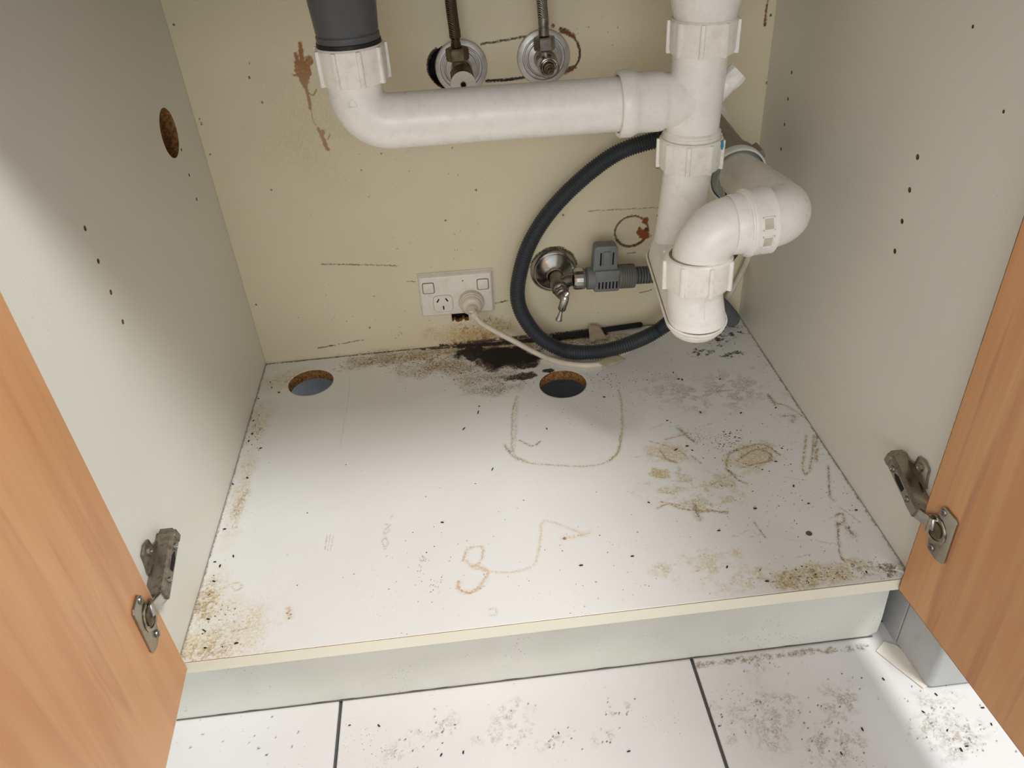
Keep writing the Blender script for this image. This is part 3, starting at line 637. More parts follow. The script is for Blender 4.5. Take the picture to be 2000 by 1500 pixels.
# ---- hinges: cup plate on the door, arm on the side board
def hinge(o0, d, n, drobj, sp, sgn, xw, zc):
    z = Vector((0, 0, 1)); Pd = lambda a, zz, h=0.0: o0 + d * a + z * zz + n * h
    # plate outline in (distance from hinge edge, z)
    out = [(.040, zc + .029), (.0430, zc + .026), (.0445, zc - .024), (.042, zc - .0275), (.034, zc - .031), (.024, zc - .029), (.0195, zc - .024), (.0175, zc - .018), (.0195, zc - .013), (.0195, zc + .013), (.0185, zc + .018), (.0195, zc + .025), (.024, zc + .030)]
    b = B(); b.prism([Pd(a, c, .0003) for a, c in out], n * .0022, 0, .0006)
    b.lathe(Pd(.0225, zc, 0), n, [(.0130, .0005), (.0150, .0032), (.0142, .0042), (.0118, .0036), (.0108, -.004), (.0, -.0055)], 28)
    plate = b.make('hinge_plate', 'hinge', drobj)
    b = B(); b.prism([Pd(.0225 + .0092 * math.cos(t), zc - .001 + .0088 * math.sin(t), .0027) for t in np.linspace(0, 2 * PI, 20)[:-1]], n * .0013); b.make('hinge_cup', 'brass', drobj)
    for zz in (.0235, -.0235):
        b = B(); c = Pd(.0245, zc + zz, .0024); b.lathe(c, n, [(.0, .0004), (.0012, .0004), (.0016, .0012), (.0034, .0014), (.0040, .0002)], 16)
        for ang in (0.5, 0.5 + PI / 2):
            e = d * math.cos(ang) + z * math.sin(ang); f_ = n.cross(e)
            b.box((-.0024, -.0004, 0), (.0024, .0004, .0017), frame(c, e, f_, n))
        b.make('screw', 'dullchrome', drobj)
    # arm
    s = sgn; xs = lambda h: xw + s * h
    F = Vector((xs(.0130), .004, zc - .0085)); Rr = Vector((xs(.0130), .067, zc + .0115)); a = (Rr - F).normalized(); hx = Vector((s, 0, 0)); up = hx.cross(a) if s > 0 else a.cross(hx)
    if up.z < 0: up = -up
    L = (Rr - F).length; Mx = frame(F, a, up, hx)
    b = B()
    prof = [(-.008, -.010), (-.0085, .002), (-.006, .0052), (.006, .0052), (.0085, .002), (.008, -.010)]
    sec = [Mx @ Vector((0, p_, h_)) for p_, h_ in prof]; sec_in = [Mx @ Vector((0, p_ * .84, h_ - .0012 if abs(p_) < .007 else h_)) for p_, h_ in prof]
    b.prism(sec, a * (L - .004), 0, 0)
    b.box((L - .007, -.0068, -.004), (L + .001, .0068, .0062), Mx, .0010)          # clip at the back end
    b.box((L - .002, -.0058, -.011), (L + .0035, .0058, .002), Mx, .0010)
    arm = b.make('hinge_arm', 'hingerust' if sgn > 0 else 'hinge', sp); 
    b = B(); b.prism([Mx @ Vector((t, u_, .0050)) for t, u_ in ((.026, -.003), (.040, -.0038), (.046, 0), (.040, .0038), (.026, .003))], hx * .0006); b.make('hinge_slot', 'void', sp, smooth=False)
    for t, rr in ((.016, .0030), (.051, .0034)):
        b = B(); c = Mx @ Vector((t, 0, .0048)); b.lathe(c, hx, [(0, .0010), (rr * .4, .0010), (rr * .5, .0018), (rr, .0018), (rr * 1.1, 0)], 16); b.make('adjusting_screw', 'dullchrome', sp)
    # cruciform mounting plate with upright wing
    b = B(); wy = .032
    for sg in (1, -1):
        zc2 = zc + sg * .0
        pts = [Vector((xs(.0005), wy - .014, zc + sg * .008)), Vector((xs(.0005), wy + .026, zc + sg * .009)), Vector((xs(.0005), wy + .022, zc + sg * .016)), Vector((xs(.0005), wy + .012, zc + sg * .020)),
               Vector((xs(.0005), wy + .010, zc + sg * .031)), Vector((xs(.0005), wy, zc + sg * .034)), Vector((xs(.0005), wy - .010, zc + sg * .030)), Vector((xs(.0005), wy - .011, zc + sg * .018))]
        b.prism(pts, hx * .0028, 0, .0006)
        b.lathe(Vector((xs(.003), wy + .001, zc + sg * .024)), hx, [(.0, .0012), (.002, .0012), (.0026, .0030), (.0044, .0030), (.0052, 0)], 18)
    b.box((0, -.0078, -.0125), (L - .002, .0078, -.0035), Mx, .001)
    b.make('mounting_plate', 'hingerust' if sgn > 0 else 'hinge', sp)
    # link from the arm into the cup
    c0 = F + hx * .0015 + a * .001; c1 = Pd(.0215, zc + .004, .004)
    e = (c1 - c0); Ln = e.length; e.normalize(); upv = Vector((0, 0, 1)); sd = e.cross(upv).normalized(); upv = sd.cross(e)
    b = B(); b.box((-.002, -.0022, -.0062), (Ln, .0022, .0062), frame(c0, e, sd, upv), .0009)
    b.make('hinge_link', 'chrome', drobj)
    b = B(); b.tube([Pd(.0165, zc + .010, .005), Pd(.0165, zc - .007, .005)], .0026, 12); b.make('hinge_pin', 'hinge', drobj)
    b = B(); b.tube([F + hx * .001 + a * .004 + z * .0085, F + hx * .001 + a * .004 - z * .0085], .0022, 12); b.make('hinge_pin', 'hinge', drobj)
hinge(oL, uL, nL, dL, spL, 1, 0.0, .1035)
hinge(oR, uR, nR, dR, spR, -1, W, .1005)

# ---- what closes the cabinet above the frame
b = B(); b.box((-BT, -.004, .642), (W + BT, .012, .735), None, .0008); b.make('top_rail', 'side', cab, smooth=False)
bt = B()
cuts = [(.03, .055, .40, .49), (.43, .055, .745, .49)]
bt.box((-.35, -.04, .735), (1.1, .055, .770)); bt.box((-.35, .49, .735), (1.1, .599, .770)); bt.box((-.35, .055, .735), (.03, .49, .770)); bt.box((.40, .055, .735), (.43, .49, .770)); bt.box((.745, .055, .735), (1.1, .49, .770))
tag(bt.make('benchtop', 'bench', None, smooth=False), 'stone-coloured kitchen benchtop over the open sink cabinet', 'benchtop')
sk = thing('kitchen_sink', 'double bowl steel sink hung in the benchtop above the waste pipes', 'sink', (.39, .27, .632))
for (x0, y0, x1, y1) in cuts:
    b = B(); z0 = .632
    b.box((x0, y0, z0), (x1, y1, z0 + .0015)); b.box((x0, y0, z0), (x0 + .0015, y1, .772)); b.box((x1 - .0015, y0, z0), (x1, y1, .772)); b.box((x0, y0, z0), (x1, y0 + .0015, .772)); b.box((x0, y1 - .0015, z0), (x1, y1, .772))
    b.make('bowl', 'steel', sk, smooth=False)

# ================================================================== NEIGHBOURING PLINTH (lower right)
pl = thing('metal_plinth', 'grey metal plinth corner standing on the tiles below the right door', 'plinth', (.95, .1, FZ))
ptsL = [(.7815, -.047), (.7765, .0), (.7765, .30)]
b = B(); sx, sy = .7795, .012
b.prism([(.7835, -.044, FZ + .004), (sx, sy - .001, FZ + .002), (sx + .010, sy - .001, FZ + .002), (.793, -.036, FZ + .004)], (0, 0, .105), 0, .0005); b.make('corner_plate', 'greymetal', pl, smooth=False)
b = B(); b.prism([(sx - .0005, sy + .001, FZ + .001), (.7735, .33, FZ + .001), (.785, .33, FZ + .001), (.79, sy + .001, FZ + .001)], (0, 0, .108), 0, .0004); b.make('side_plate', 'greymetal', pl, smooth=False)
b = B()
pr = [(.7838 + .006 * (1 - math.cos(t)), -.0435 - .006 * math.sin(t)) for t in np.linspace(0, PI / 2, 8)]
fr = [(x, y, FZ + .005) for x, y in pr] + [(1.36, -.0495, FZ + .005), (1.36, -.040, FZ + .005), (.792, -.040, FZ + .005)]
b.prism(fr, (0, 0, .105)); b.make('front_plate', 'greymetal', pl, angle=50)
b = B(); P4 = [Z(1711, 1272, FZ + .001), Z(1726, 1254, FZ + .001), Z(1752, 1262, FZ + .001), Z(1792, 1300, FZ + .001), Z(1812, 1340, FZ + .001), Z(1803, 1345, FZ + .001)]
b.prism(P4, (0, 0, .0014), 0, .0002); o = b.make('foot_flap', 'gpo', pl, smooth=False); o['label'] = 'thin flat triangular foot on the tile'

# ================================================================== SINK WASTE
V = Vector
dr = thing('sink_waste', 'white plastic waste pipes and trap joining both sink bowls to the wall', 'pipework', (.594, .335, .2))
def nut(c, ax, R, h, nr, nm='union_nut', mat_='whitedirty', ph=0.0, parent=dr, hex_=0):
    ax = V(ax).normalized(); b = B(); c = V(c)
    b.lathe(c, ax, [(R * .80, h * .46), (R * .84, h * .5), (R * .95, h * .5), (R, h * .44), (R * .985, -h * .38), (R * .94, -h * .5), (R * .80, -h * .5), (R * .80, h * .46)], 48)
    r = V((0, -1, 0)) if abs(ax.y) < .9 else V((0, 0, 1)); u = (r - ax * r.dot(ax)).normalized(); w_ = ax.cross(u)
    for k in range(nr):
        th = ph + 2 * PI * k / nr; e = u * math.cos(th) + w_ * math.sin(th); t = ax.cross(e)
        b.box((-.004, -.0024, -h * .5), (.0028, .0024, h * .46), frame(c + e * R, e, t, ax), .0012)
    return b.make(nm, mat_, parent)
AXR = V((.006, 0, 1)).normalized()      # the right stack leans a little
# left bowl connector
pL = V((.2375, .335, .48))
b = B(); b.lathe((pL.x, pL.y, .505), (0, 0, 1), [(.026, -.02), (.0305, -.006), (.0318, -.002), (.0318, .004), (.0306, .0055), (.0312, .007), (.0352, .060), (.0372, .064), (.0372, .068), (.0400, .072), (.0400, .127), (.0, .127)], 48)
b.make('strainer_tail', 'greycup', dr)
b = B(); b.lathe((pL.x, pL.y, .4995), (0, 0, 1), [(.0255, 0), (.0325, .0), (.0325, .0035), (.0315, .0045), (.0255, .0045)], 48); b.make('rubber_seal', 'black', dr)
nut((pL.x, pL.y, .4815), (0, 0, 1), .0350, .036, 9, ph=.30)
# elbow and long run
zr = .4205
a0 = V((pL.x, pL.y, .478)); c0 = V((.2335, .335, zr)); e0 = V((.530, .335, .4155))
path = [a0, V((.2362, .335, .462))] + bend(a0, c0, e0, .033, 14) + [V((.36, .335, .4188)), V((.45, .335, .417)), e0]
b = B(); b.tube(path, .0283, 40, False); b.make('waste_elbow_pipe', 'white', dr)
# faint recycling triangle moulded on the elbow
b = B(); tc = V((.2338, .335 - .0283, .4475))
for k in range(3):
    A0 = PI / 2 + 2 * PI * k / 3; A1 = A0 + 2 * PI / 3
    p0 = tc + V((math.cos(A0) * .0055, 0, math.sin(A0) * .0055)); p1 = tc + V((math.cos(A1) * .0055, 0, math.sin(A1) * .0055)); b.tube([p0.lerp(p1, .08), p0.lerp(p1, .92)], .0006, 6)
b.make('moulded_mark', 'white', dr)
# socket of the tee
dirh = (e0 - c0).normalized(); s0 = V((.5130, .335, .4158))
b = B(); b.lathe(s0, dirh, [(.0290, .003), (.0300, -.002), (.0338, -.002), (.0350, .0), (.0350, .011), (.0345, .0125), (.0322, .017), (.0312, .020), (.0312, .042), (.0306, .046), (.0288, .0485), (.0284, .050), (.0284, .0760)], 48); b.make('tee_socket', 'white', dr)
b = B(); b.lathe(s0, dirh, [(.0284, .0005), (.0300, -.0008), (.0302, .004)], 40); b.make('seal_ring', 'seal', dr)
# vertical stack
t1 = V((.5995, .335, .494)); t0 = V((.5950, .335, .376))
b = B(); b.tube([t1, t1.lerp(t0, .3), t1.lerp(t0, .7), t0], .0290, 48, False); b.make('tee_pipe', 'white', dr)
nut(V((.5998, .335, .4795)), AXR, .0352, .034, 9, ph=-.307)
b = B(); b.lathe((.6003, .335, .496), AXR, [(.026, -.012), (.0315, -.002), (.0325, .003), (.0335, .008), (.0345, .012), (.0370, .022), (.0450, .040), (.0520, .056), (.0540, .070), (.0545, .136), (.0, .136)], 56); b.make('strainer_body', 'white', dr)
# capped spigot at the back right of the tee
g0 = V((.603, .340, .398)); g1 = V((.6440, .340, .4385)); gd = (g1 - g0).normalized()
b = B(); b.lathe(g0, gd, [(.0112, 0), (.0108, .040)], 28); b.make('hose_spigot', 'white', dr)
b = B(); b.lathe(g0 + gd * .0475, gd, [(.0108, -.008), (.0118, -.006), (.0120, .004), (.0112, .009), (.0, .0095)], 10); b.make('spigot_cap', 'white', dr)
# threaded ring and second nut
b = B(); b.lathe((.5950, .335, .3768), AXR, [(.0288, .006), (.0302, .0055), (.0316, .004), (.0300, .003), (.0318, .0015), (.0302, .0), (.0320, -.002), (.0285, -.004)], 48); b.make('thread_ring', 'whitedirty', dr)
nut(V((.5948, .335, .3570)), AXR, .0352, .034, 9, ph=-.33)
b = B(); p = V((.5948, .335, .3570)) + V((.026, -.0225, .016)); b.prism([p, p + V((.004, .004, 0)), p + V((.005, .004, -.006)), p + V((.0025, .001, -.010)), p + V((0, 0, -.005))], (.0006, -.0012, 0)); b.make('glue_smear', 'blue', dr, smooth=False)
# riser flaring into the trap
r1 = V((.5945, .335, .352)); r0 = V((.5835, .330, .215))
ts = np.linspace(0, 1, 14); b = B(); b.tube([r1.lerp(r0, float(t)) for t in ts], [.0270 + (.0012 * t if t < .6 else .0012 * t + .012 * (t - .6) ** 1.5) for t in ts], 44, False); b.make('riser_pipe', 'white', dr)
# trap bottom: boat-shaped bowl, flange seam, upper shell
bk_c = V((.5835, .333, .2270)); FT = V((.5765, .215, .205))
fr_c = V((.5765, .2125, .2120))
axl = (fr_c - bk_c).normalized(); sdv = V((0, 0, 1)).cross(axl).normalized(); upn = axl.cross(sdv).normalized()
if upn.z < 0: upn = -upn
def stadium(r, off, n=18, sh=0.0):
    o = []
    for c, s_ in ((fr_c, 1), (bk_c, -1)):
        for t in np.linspace(-PI / 2, PI / 2, n): o.append(c + axl * s_ * (math.cos(t) * r - sh) + sdv * (math.sin(t) * r * s_) + upn * off)
    return o
def loft(b, secs, cap0=False, cap1=False):
    n = len(secs[0]); v = [p for s_ in secs for p in s_]; f = []
    for i in range(len(secs) - 1):
        for k in range(n): f.append((i * n + k, i * n + (k + 1) % n, (i + 1) * n + (k + 1) % n, (i + 1) * n + k))
    if cap0: f.append(tuple(range(n)))
    if cap1: f.append(tuple((len(secs) - 1) * n + k for k in range(n))[::-1])
    b.add(v, f)
b = B(); loft(b, [stadium(.0312, 0), stadium(.0306, -.005), stadium(.0275, -.012), stadium(.0210, -.0175), stadium(.0120, -.020), stadium(.004, -.021)], False, True); b.make('trap_bowl', 'whitedirty', dr, angle=60)
b = B(); loft(b, [stadium(.0310, .0), stadium(.0338, .0), stadium(.0342, .0012), stadium(.0338, .0024), stadium(.0310, .0024)]); loft(b, [stadium(.0300, -.0040), stadium(.0328, -.0036), stadium(.0328, -.0014), stadium(.0300, -.0010)]); b.make('trap_flange', 'whitedirty', dr, angle=50)
b = B(); loft(b, [stadium(.0318, .0015), stadium(.0322, .0027), stadium(.0306, .0032)]); b.make('grime_line', 'seal', dr, angle=50)
b = B(); loft(b, [stadium(.0312, .0024), stadium(.0300, .008), stadium(.0292, .016), stadium(.0258, .026), stadium(.016, .032), stadium(.004, .034)], False, True); b.make('trap_shell', 'white', dr, angle=60)
# front leg, nut and outlet elbow
YL = .213
nc = Y(1362, 526, YL); ax3 = V((.0, .05, 1)).normalized()
b = B(); b.tube([V((nc.x, YL, nc.z - .004)), V((nc.x - .001, YL, nc.z - .03)), V((fr_c.x, fr_c.y, fr_c.z + .010)), V((fr_c.x, fr_c.y, fr_c.z))], [.0300, .0300, .0302, .0322], 44, False); b.make('trap_inlet', 'white', dr)
b = B(); b.tube([V((nc.x, YL - .0302, nc.z - .012)), V((fr_c.x, fr_c.y - .0305, fr_c.z + .006))], .0005, 6); b.make('mould_line', 'whitedirty', dr)
nut(nc, ax3, .0362, .034, 8, ph=.10, mat_='whitedirty')
b = B(); b.lathe(nc, ax3, [(.0275, .0145), (.0306, .0150), (.0302, .0174), (.0280, .0176)], 44); b.make('nut_seal', 'seal', dr)
e1a = V((nc.x + .001, YL, nc.z + .008)); e1c = V((nc.x + .006, YL, .3190)); e1b = V((.630, YL, .3210))
path = [e1a, e1a.lerp(e1c, .3)] + bend(e1a, e1c, e1b, .034, 16) + [e1b]
b = B(); b.tube(path, .0295, 44, False); b.make('outlet_elbow', 'white', dr)
ce = V((.6185, YL, .3205)); ad = V((1, .05, .02)).normalized()
b = B(); b.lathe(ce, ad, [(.0295, -.016), (.0308, -.014), (.0312, -.003), (.0330, -.002), (.0334, 0)], 48); b.make('collar_step', 'white', dr)
b = B(); b.lathe(ce, ad, [(.0310, -.0005), (.0345, -.0005), (.0352, .001), (.0348, .004), (.0342, .006), (.0342, .021), (.0346, .023), (.0346, .0245), (.0300, .025)], 52)
col_ = b.make('collar_nut', 'white', dr)
for el in (.34, -.22):
    e = V((0, -math.cos(el), math.sin(el))); e = (e - ad * e.dot(ad)).normalized(); t = ad.cross(e); c = ce + ad * .0125 + e * .0340
    b = B()
    for (lo_, hi_) in (((-.0062, -.0068, -.001), (-.0047, .0068, .0014)), ((.0047, -.0068, -.001), (.0062, .0068, .0014)), ((-.0062, -.0068, -.001), (.0062, -.0054, .0014)), ((-.0062, .0054, -.001), (.0062, .0068, .0014))): b.box(lo_, hi_, frame(c, ad, t, e), .0003)
    b.make('collar_window', 'white', col_)
    b = B(); b.box((-.0048, -.0056, .0001), (.0048, .0056, .0005), frame(c, ad, t, e)); b.make('window_recess', 'recess', col_, smooth=False)
e2c = V((.6660, YL + .002, .3220)); e2b = V((.6790, .400, .2980))
path = [V((.630, YL, .3212))] + bend(V((.626, YL, .321)), e2c, e2b, .0315, 18) + [V((.675, .31, .3095)), e2b]
b = B(); b.tube(path, [.0298] * (len(path) - 2) + [.0280, .0262], 44, False); b.make('outlet_bend', 'white', dr)
# rubber rings, big socket and the pipe into the wall
rb = V((.6810, .415, .2925)); wd = (V((.679, .55, .306)) - rb).normalized()
b = B(); b.lathe(rb, wd, [(.0255, -.034), (.0276, -.033), (.0279, -.030), (.0270, -.028), (.0296, -.019), (.0316, -.018), (.0320, -.014), (.0312, -.012), (.0330, -.004), (.0350, -.001)], 44); b.make('rubber_ring', 'rubber', dr)
b = B(); b.lathe(rb, wd, [(.0345, -.006), (.0368, -.006), (.0374, -.004), (.0372, .004), (.0366, .006)], 48)
b.make('socket_lip', 'white', dr)
b = B(); b.lathe(rb, wd, [(.0366, .004), (.0362, .022), (.033, .034), (.031, .050), (.031, .140)], 40)
for th in (.5, 2.2, 3.6): 
    e = V((math.cos(th), 0, math.sin(th))); b.box((-.004, -.006, -.01), (.004, .006, .014), frame(rb + wd * .018 + e * .038, e, wd.cross(e).normalized(), wd), .0012)
b.make('wall_pipe', 'brownpvc', dr)
b = B(); b.lathe((.6785, D - .0005, .3155), (0, -1, 0), [(.0, .002), (.030, .002), (.0330, .0015), (.0345, 0)], 48); b.make('wall_flange', 'gpo', dr)

# ================================================================== BLACK DRAIN HOSE
hp = [V((.640, .476, .322)), Y(1330, 262, .480), Y(1285, 272, .495), Y(1200, 302, .505), Y(1112, 372, .515), Y(1052, 444, .52), Y(1020, 515, .518), Y(1012, 590, .510), Y(1045, 650, .498), Z(1095, 682, .0125), Z(1150, 688, .0155), Z(1215, 676, .0215), Y(1290, 642, .480), Y(1350, 585, .455), Y(1425, 492, .40), Y(1448, 455, .385)]
pp = spline(hp, .0006)
tags = []; acc = 0.0; rad = []
for i, p in enumerate(pp):
    if i: acc += (pp[i] - pp[i - 1]).length
    rad.append(.0107 + .0009 * math.sin(acc / .0036 * 2 * PI))
b = B(); b.tube(pp, rad, 16); ho = b.make('drain_hose', 'hose', None, angle=80); tag(ho, 'charcoal corrugated drain hose looping from behind the trap to the base', 'hose')
cs = Y(1290, 320, .47)
sc = thing('hose_clamp', 'small chrome hose clamp screw showing left of the middle pipe nut', 'clamp', cs)
b = B(); ad2 = V((-.9, -.3, -.25)).normalized(); b.lathe(cs - ad2 * .02, ad2, [(.0030, .0), (.0030, .018), (.0042, .019), (.0042, .026), (.0030, .0275), (.0012, .0275), (.0, .0262)], 18); b.make('screw', 'chrome', sc)
b = B(); b.lathe(V((.628, .485, .325)), V((1, -.1, 0)), [(.0118, -.006), (.0128, -.006), (.0128, .006), (.0118, .006)], 28); b.tube([cs - ad2 * .02, V((.628, .48, .314))], .0028, 10); b.make('band', 'dullchrome', sc)

# ================================================================== POWER OUTLET, PLUG AND CORD
rz = math.radians(-1.2)
gu = V((math.cos(rz), 0, math.sin(rz))); gv = V((-math.sin(rz), 0, math.cos(rz))); gn = V((0, -1, 0)); gc = V((.3115, D, .0935))
MG = frame(gc, gu, gv, gn)
gp = thing('power_outlet', 'white double power outlet with two switches low on the cream board', 'power outlet', gc)
b = B(); b.prism([MG @ V((a, c, 0)) for a, c in ((-.0575, -.036), (.0575, -.036), (.0575, .036), (-.0575, .036))], gn * .003)
bm = bmesh.new(); bmesh.ops.create_cube(bm, size=1)
for v_ in bm.verts:
    top = v_.co.z > 0; k = .0535 if top else .0575; h = .0325 if top else .036; v_.co = V((math.copysign(k, v_.co.x), math.copysign(h, v_.co.y), .0105 if top else .002))
bmesh.ops.bevel(bm, geom=bm.edges[:], offset=.0022, segments=3, affect='EDGES', profile=.5); b.bm(bm, MG); b.make('faceplate', 'gpo', gp)
def rrect(cx, cy, w_, h, r, n=5):
    o = []
    for (sx_, sy_, a0_) in ((1, 1, 0), (-1, 1, PI / 2), (-1, -1, PI), (1, -1, 1.5 * PI)):
        for k in range(n + 1): t = a0_ + PI / 2 * k / n; o.append((cx + sx_ * (w_ / 2 - r) + r * math.cos(t), cy + sy_ * (h / 2 - r) + r * math.sin(t)))
    return o
for sx_ in (-.0412, .0408):
    b = B(); b.prism([MG @ V((a, c, .0101)) for a, c in rrect(sx_, .0152, .0182, .0186, .0028)], gn * .0006); b.make('switch_surround', 'gposeam', gp, smooth=False)
    b = B(); b.prism([MG @ V((a, c, .0100)) for a, c in rrect(sx_, .0152, .0158, .0162, .0022)], (gn + gv * .2) * .0026, 0, .0006); b.make('switch', 'gpo', gp)
for sx_ in (-.0213,):
    b = B(); b.prism([MG @ V((a, c, .0101)) for a, c in rrect(sx_, -.0125, .0298, .0285, .0075)], gn * .0005); b.make('socket_outline', 'gposeam', gp, smooth=False)
    b = B(); b.prism([MG @ V((a, c, .0101)) for a, c in rrect(sx_, -.0125, .0288, .0275, .0070)], gn * .0009); b.make('socket_face', 'gpo', gp, smooth=False)
    for (ax_, az_, an) in ((-.0075, .0055, -.52), (.0058, .0060, .52), (0, -.0072, 0)):
        c = V((sx_ + ax_, -.0125 + az_, .0108)); ca, sa = math.cos(an), math.sin(an)
        P = [(x_ * ca - y_ * sa, x_ * sa + y_ * ca) for x_, y_ in ((-.0010, -.0033), (.0010, -.0033), (.0010, .0033), (-.0010, .0033))]
        b = B(); b.prism([MG @ V((c.x + a, c.y + e, c.z)) for a, e in P], gn * .0004); b.make('slot', 'void', gp, smooth=False)
b = B(); b.prism([MG @ V((a, c, .0101)) for a, c in rrect(.011, .0235, .0016, .0018, .0005)], gn * .0008); b.make('indicator', 'void', gp, smooth=False)
pc = MG @ V((.0215, -.0125, .0106))
pw = thing('appliance_lead', 'cream round plug and lead running from the power outlet along the base', 'cable', pc)
b = B(); b.lathe(pc, gn, [(.0192, 0), (.0192, .007), (.0186, .009), (.0176, .0095), (.0176, .0110), (.0168, .0125), (.0158, .013), (.0156, .0150), (.0140, .018), (.0115, .0200), (.0, .0215)], 40); b.make('plug_body', 'cord', pw)
b = B(); sp = spline([pc + V((0, -.014, -.000)), pc + V((.0, -.022, -.001)), pc + V((.0, -.029, -.004)), Y(921, 603, .506)], .0012)
b.tube(sp, [.0105 - .0055 * min(1, i / len(sp) * 1.3) + .0007 * math.sin(i * 2.2) for i in range(len(sp))], 18); b.make('strain_relief', 'cord', pw)
b = B(); c = Y(925, 614, .5045); b.lathe(c, V((.55, .0, -.83)), [(.003, -.005), (.0062, -.004), (.0068, 0), (.0062, .004), (.003, .005)], 20); b.make('cord_grip', 'cord', pw)
cp = [c, Y(938, 629, .503), Y(962, 644, .502), Y(1003, 666, .497), Z(1048, 690, .006), Z(1085, 705, .0042), Z(1130, 713, .0040), Z(1172, 711, .0040), Z(1205, 698, .0040), Z(1245, 672, .004), Z(1320, 640, .0045), Y(1395, 618, .530), Y(1415, 590, .535), Y(1440, 548, .538), Y(1462, 502, .535), Y(1480, 440, .53), Y(1470, 380, .52)]
b = B(); b.tube(spline(cp, .004), .0043, 14); b.make('cord', 'cord', pw, angle=80)

# ================================================================== STOP VALVES AND BRAIDED HOSES
def flange(parent, c, R, mat_='chrome', dome=.010):
    b = B(); b.lathe(c, (0, -1, 0), [(R, 0), (R, .0020), (R * .97, .0038), (R * .88, .0052), (R * .80, .0058), (R * .77, .0040), (R * .73, .0040), (R * .71, .0064), (R * .67, .0068), (R * .64, .0050), (R * .61, .0052), (R * .58, .0078), (R * .40, dome), (R * .36, dome + .004), (R * .36, dome + .012)], 56)
    return b.make('wall_flange', mat_, parent)
def hexnut(c, ax, r, h, parent, mat_='brass', nm='hex_nut'):
    b = B(); b.lathe(c, ax, [(r * .5, -h / 2), (r * .92, -h / 2), (r, -h * .38), (r, h * .38), (r * .92, h / 2), (r * .5, h / 2)], 6); return b.make(nm, mat_, parent, angle=20)
# left tap
cL = V((.3510, D, .4185))
tL = thing('stop_valve', 'grimy left stop valve with round white-capped handle on a chrome flange', 'tap', cL)
flange(tL, cL, .0338, 'alu')
b = B(); b.tube([cL + V((0, -.008, 0)), V((.3500, .505, .424)), V((.3500, .497, .424))], .0100, 20); b.tube([V((.3485, .505, .420)), V((.3475, .505, .440))], .0085, 18)
b.tube([V((.3500, .500, .424)), V((.3515, .480, .414))], [.0115, .0125], 20); b.tube([V((.3495, .505, .424)), V((.3515, .490, .410))], [.0140, .0150], 8); b.make('valve_body', 'brass', tL)
hexnut((.3470, .505, .4440), (0, 0, 1), .0142, .015, tL)
b = B(); kc = Y(905, 166, .470); kd = V((.0, -.93, .36)).normalized(); b.lathe(kc, kd, [(.0120, -.012), (.0150, -.003), (.0158, .0), (.0152, .003), (.0040, .0036), (.0036, .0022), (.0, .0022)], 36); b.make('handle_cap', 'gpo', tL)
b = B(); b.lathe(kc + kd * .0024, kd, [(0, .0006), (.0012, .0004), (.0020, .0016), (.0030, .0014), (.0032, 0)], 16); b.make('handle_screw', 'void', tL)
h1 = thing('braided_hose', 'rust-brown braided hose rising from the left stop valve', 'hose', (.345, .505, .46))
b = B(); b.lathe((.3463, .505, .4500), (0, 0, 1), [(.0045, 0), (.0062, .002), (.0062, .006), (.0054, .008), (.0054, .012), (.0070, .013), (.0070, .022), (.006, .023)], 20); b.make('ferrule', 'braidrust', h1)
b = B(); b.tube(spline([V((.3463, .505, .470)), V((.3455, .505, .485)), V((.3450, .505, .51)), V((.3460, .50, .56)), V((.352, .49, .65)), V((.362, .485, .735))], .006), .0068, 18); b.make('hose', 'braidrust', h1)
# right tap, handle missing
cR = V((.4580, D, .4215))
tR = thing('stop_valve', 'right stop valve with bare brass spindle on a chrome flange', 'tap', cR)
flange(tR, cR, .0345, 'alu')
b = B(); b.tube([cR + V((0, -.008, 0)), V((.4565, .497, .427))], .0105, 20); b.tube([V((.4552, .505, .424)), V((.4550, .505, .444))], .0088, 18); b.tube([V((.4560, .508, .428)), V((.4590, .492, .418))], [.0130, .0125], 24); b.make('valve_body', 'dullchrome', tR)
hexnut((.4546, .505, .4475), (0, 0, 1), .0132, .016, tR, 'dullchrome')
sc0 = Y(1070, 130, .492); sd = V((.06, -.95, -.10)).normalized()
b = B(); b.lathe(sc0, sd, [(.0118, -.012), (.0124, .0), (.0124, .003), (.0114, .0042), (.0098, .0038), (.0092, .002), (.0090, .001)], 36); b.lathe(sc0, sd, [(.0090, -.002), (.0090, .006), (.0082, .0075), (.0072, .0072)], 32); b.make('spindle_collar', 'chrome', tR)
b = B(); b.lathe(sc0, sd, [(.0072, 0), (.0068, .0095), (.0050, .0100), (.0048, .013), (.0036, .0135), (.0034, .020), (.0020, .0205), (.0018, .024), (.0, .0242)], 20); b.make('spindle', 'brass', tR)
h2 = thing('braided_hose', 'grey steel braided hose rising from the right stop valve', 'hose', (.454, .505, .46))
b = B(); b.lathe((.4543, .505, .4560), (0, 0, 1), [(.0045, 0), (.0064, .001), (.0064, .010), (.0060, .0105), (.0060, .012), (.0066, .0125), (.0066, .021), (.0050, .022)], 20); b.make('ferrule', 'dullchrome', h2)
b = B(); b.tube(spline([V((.4543, .505, .474)), V((.4535, .505, .490)), V((.4528, .505, .51)), V((.4520, .50, .56)), V((.446, .49, .65)), V((.44, .485, .735))], .006), .0064, 18); b.make('hose', 'braid', h2)
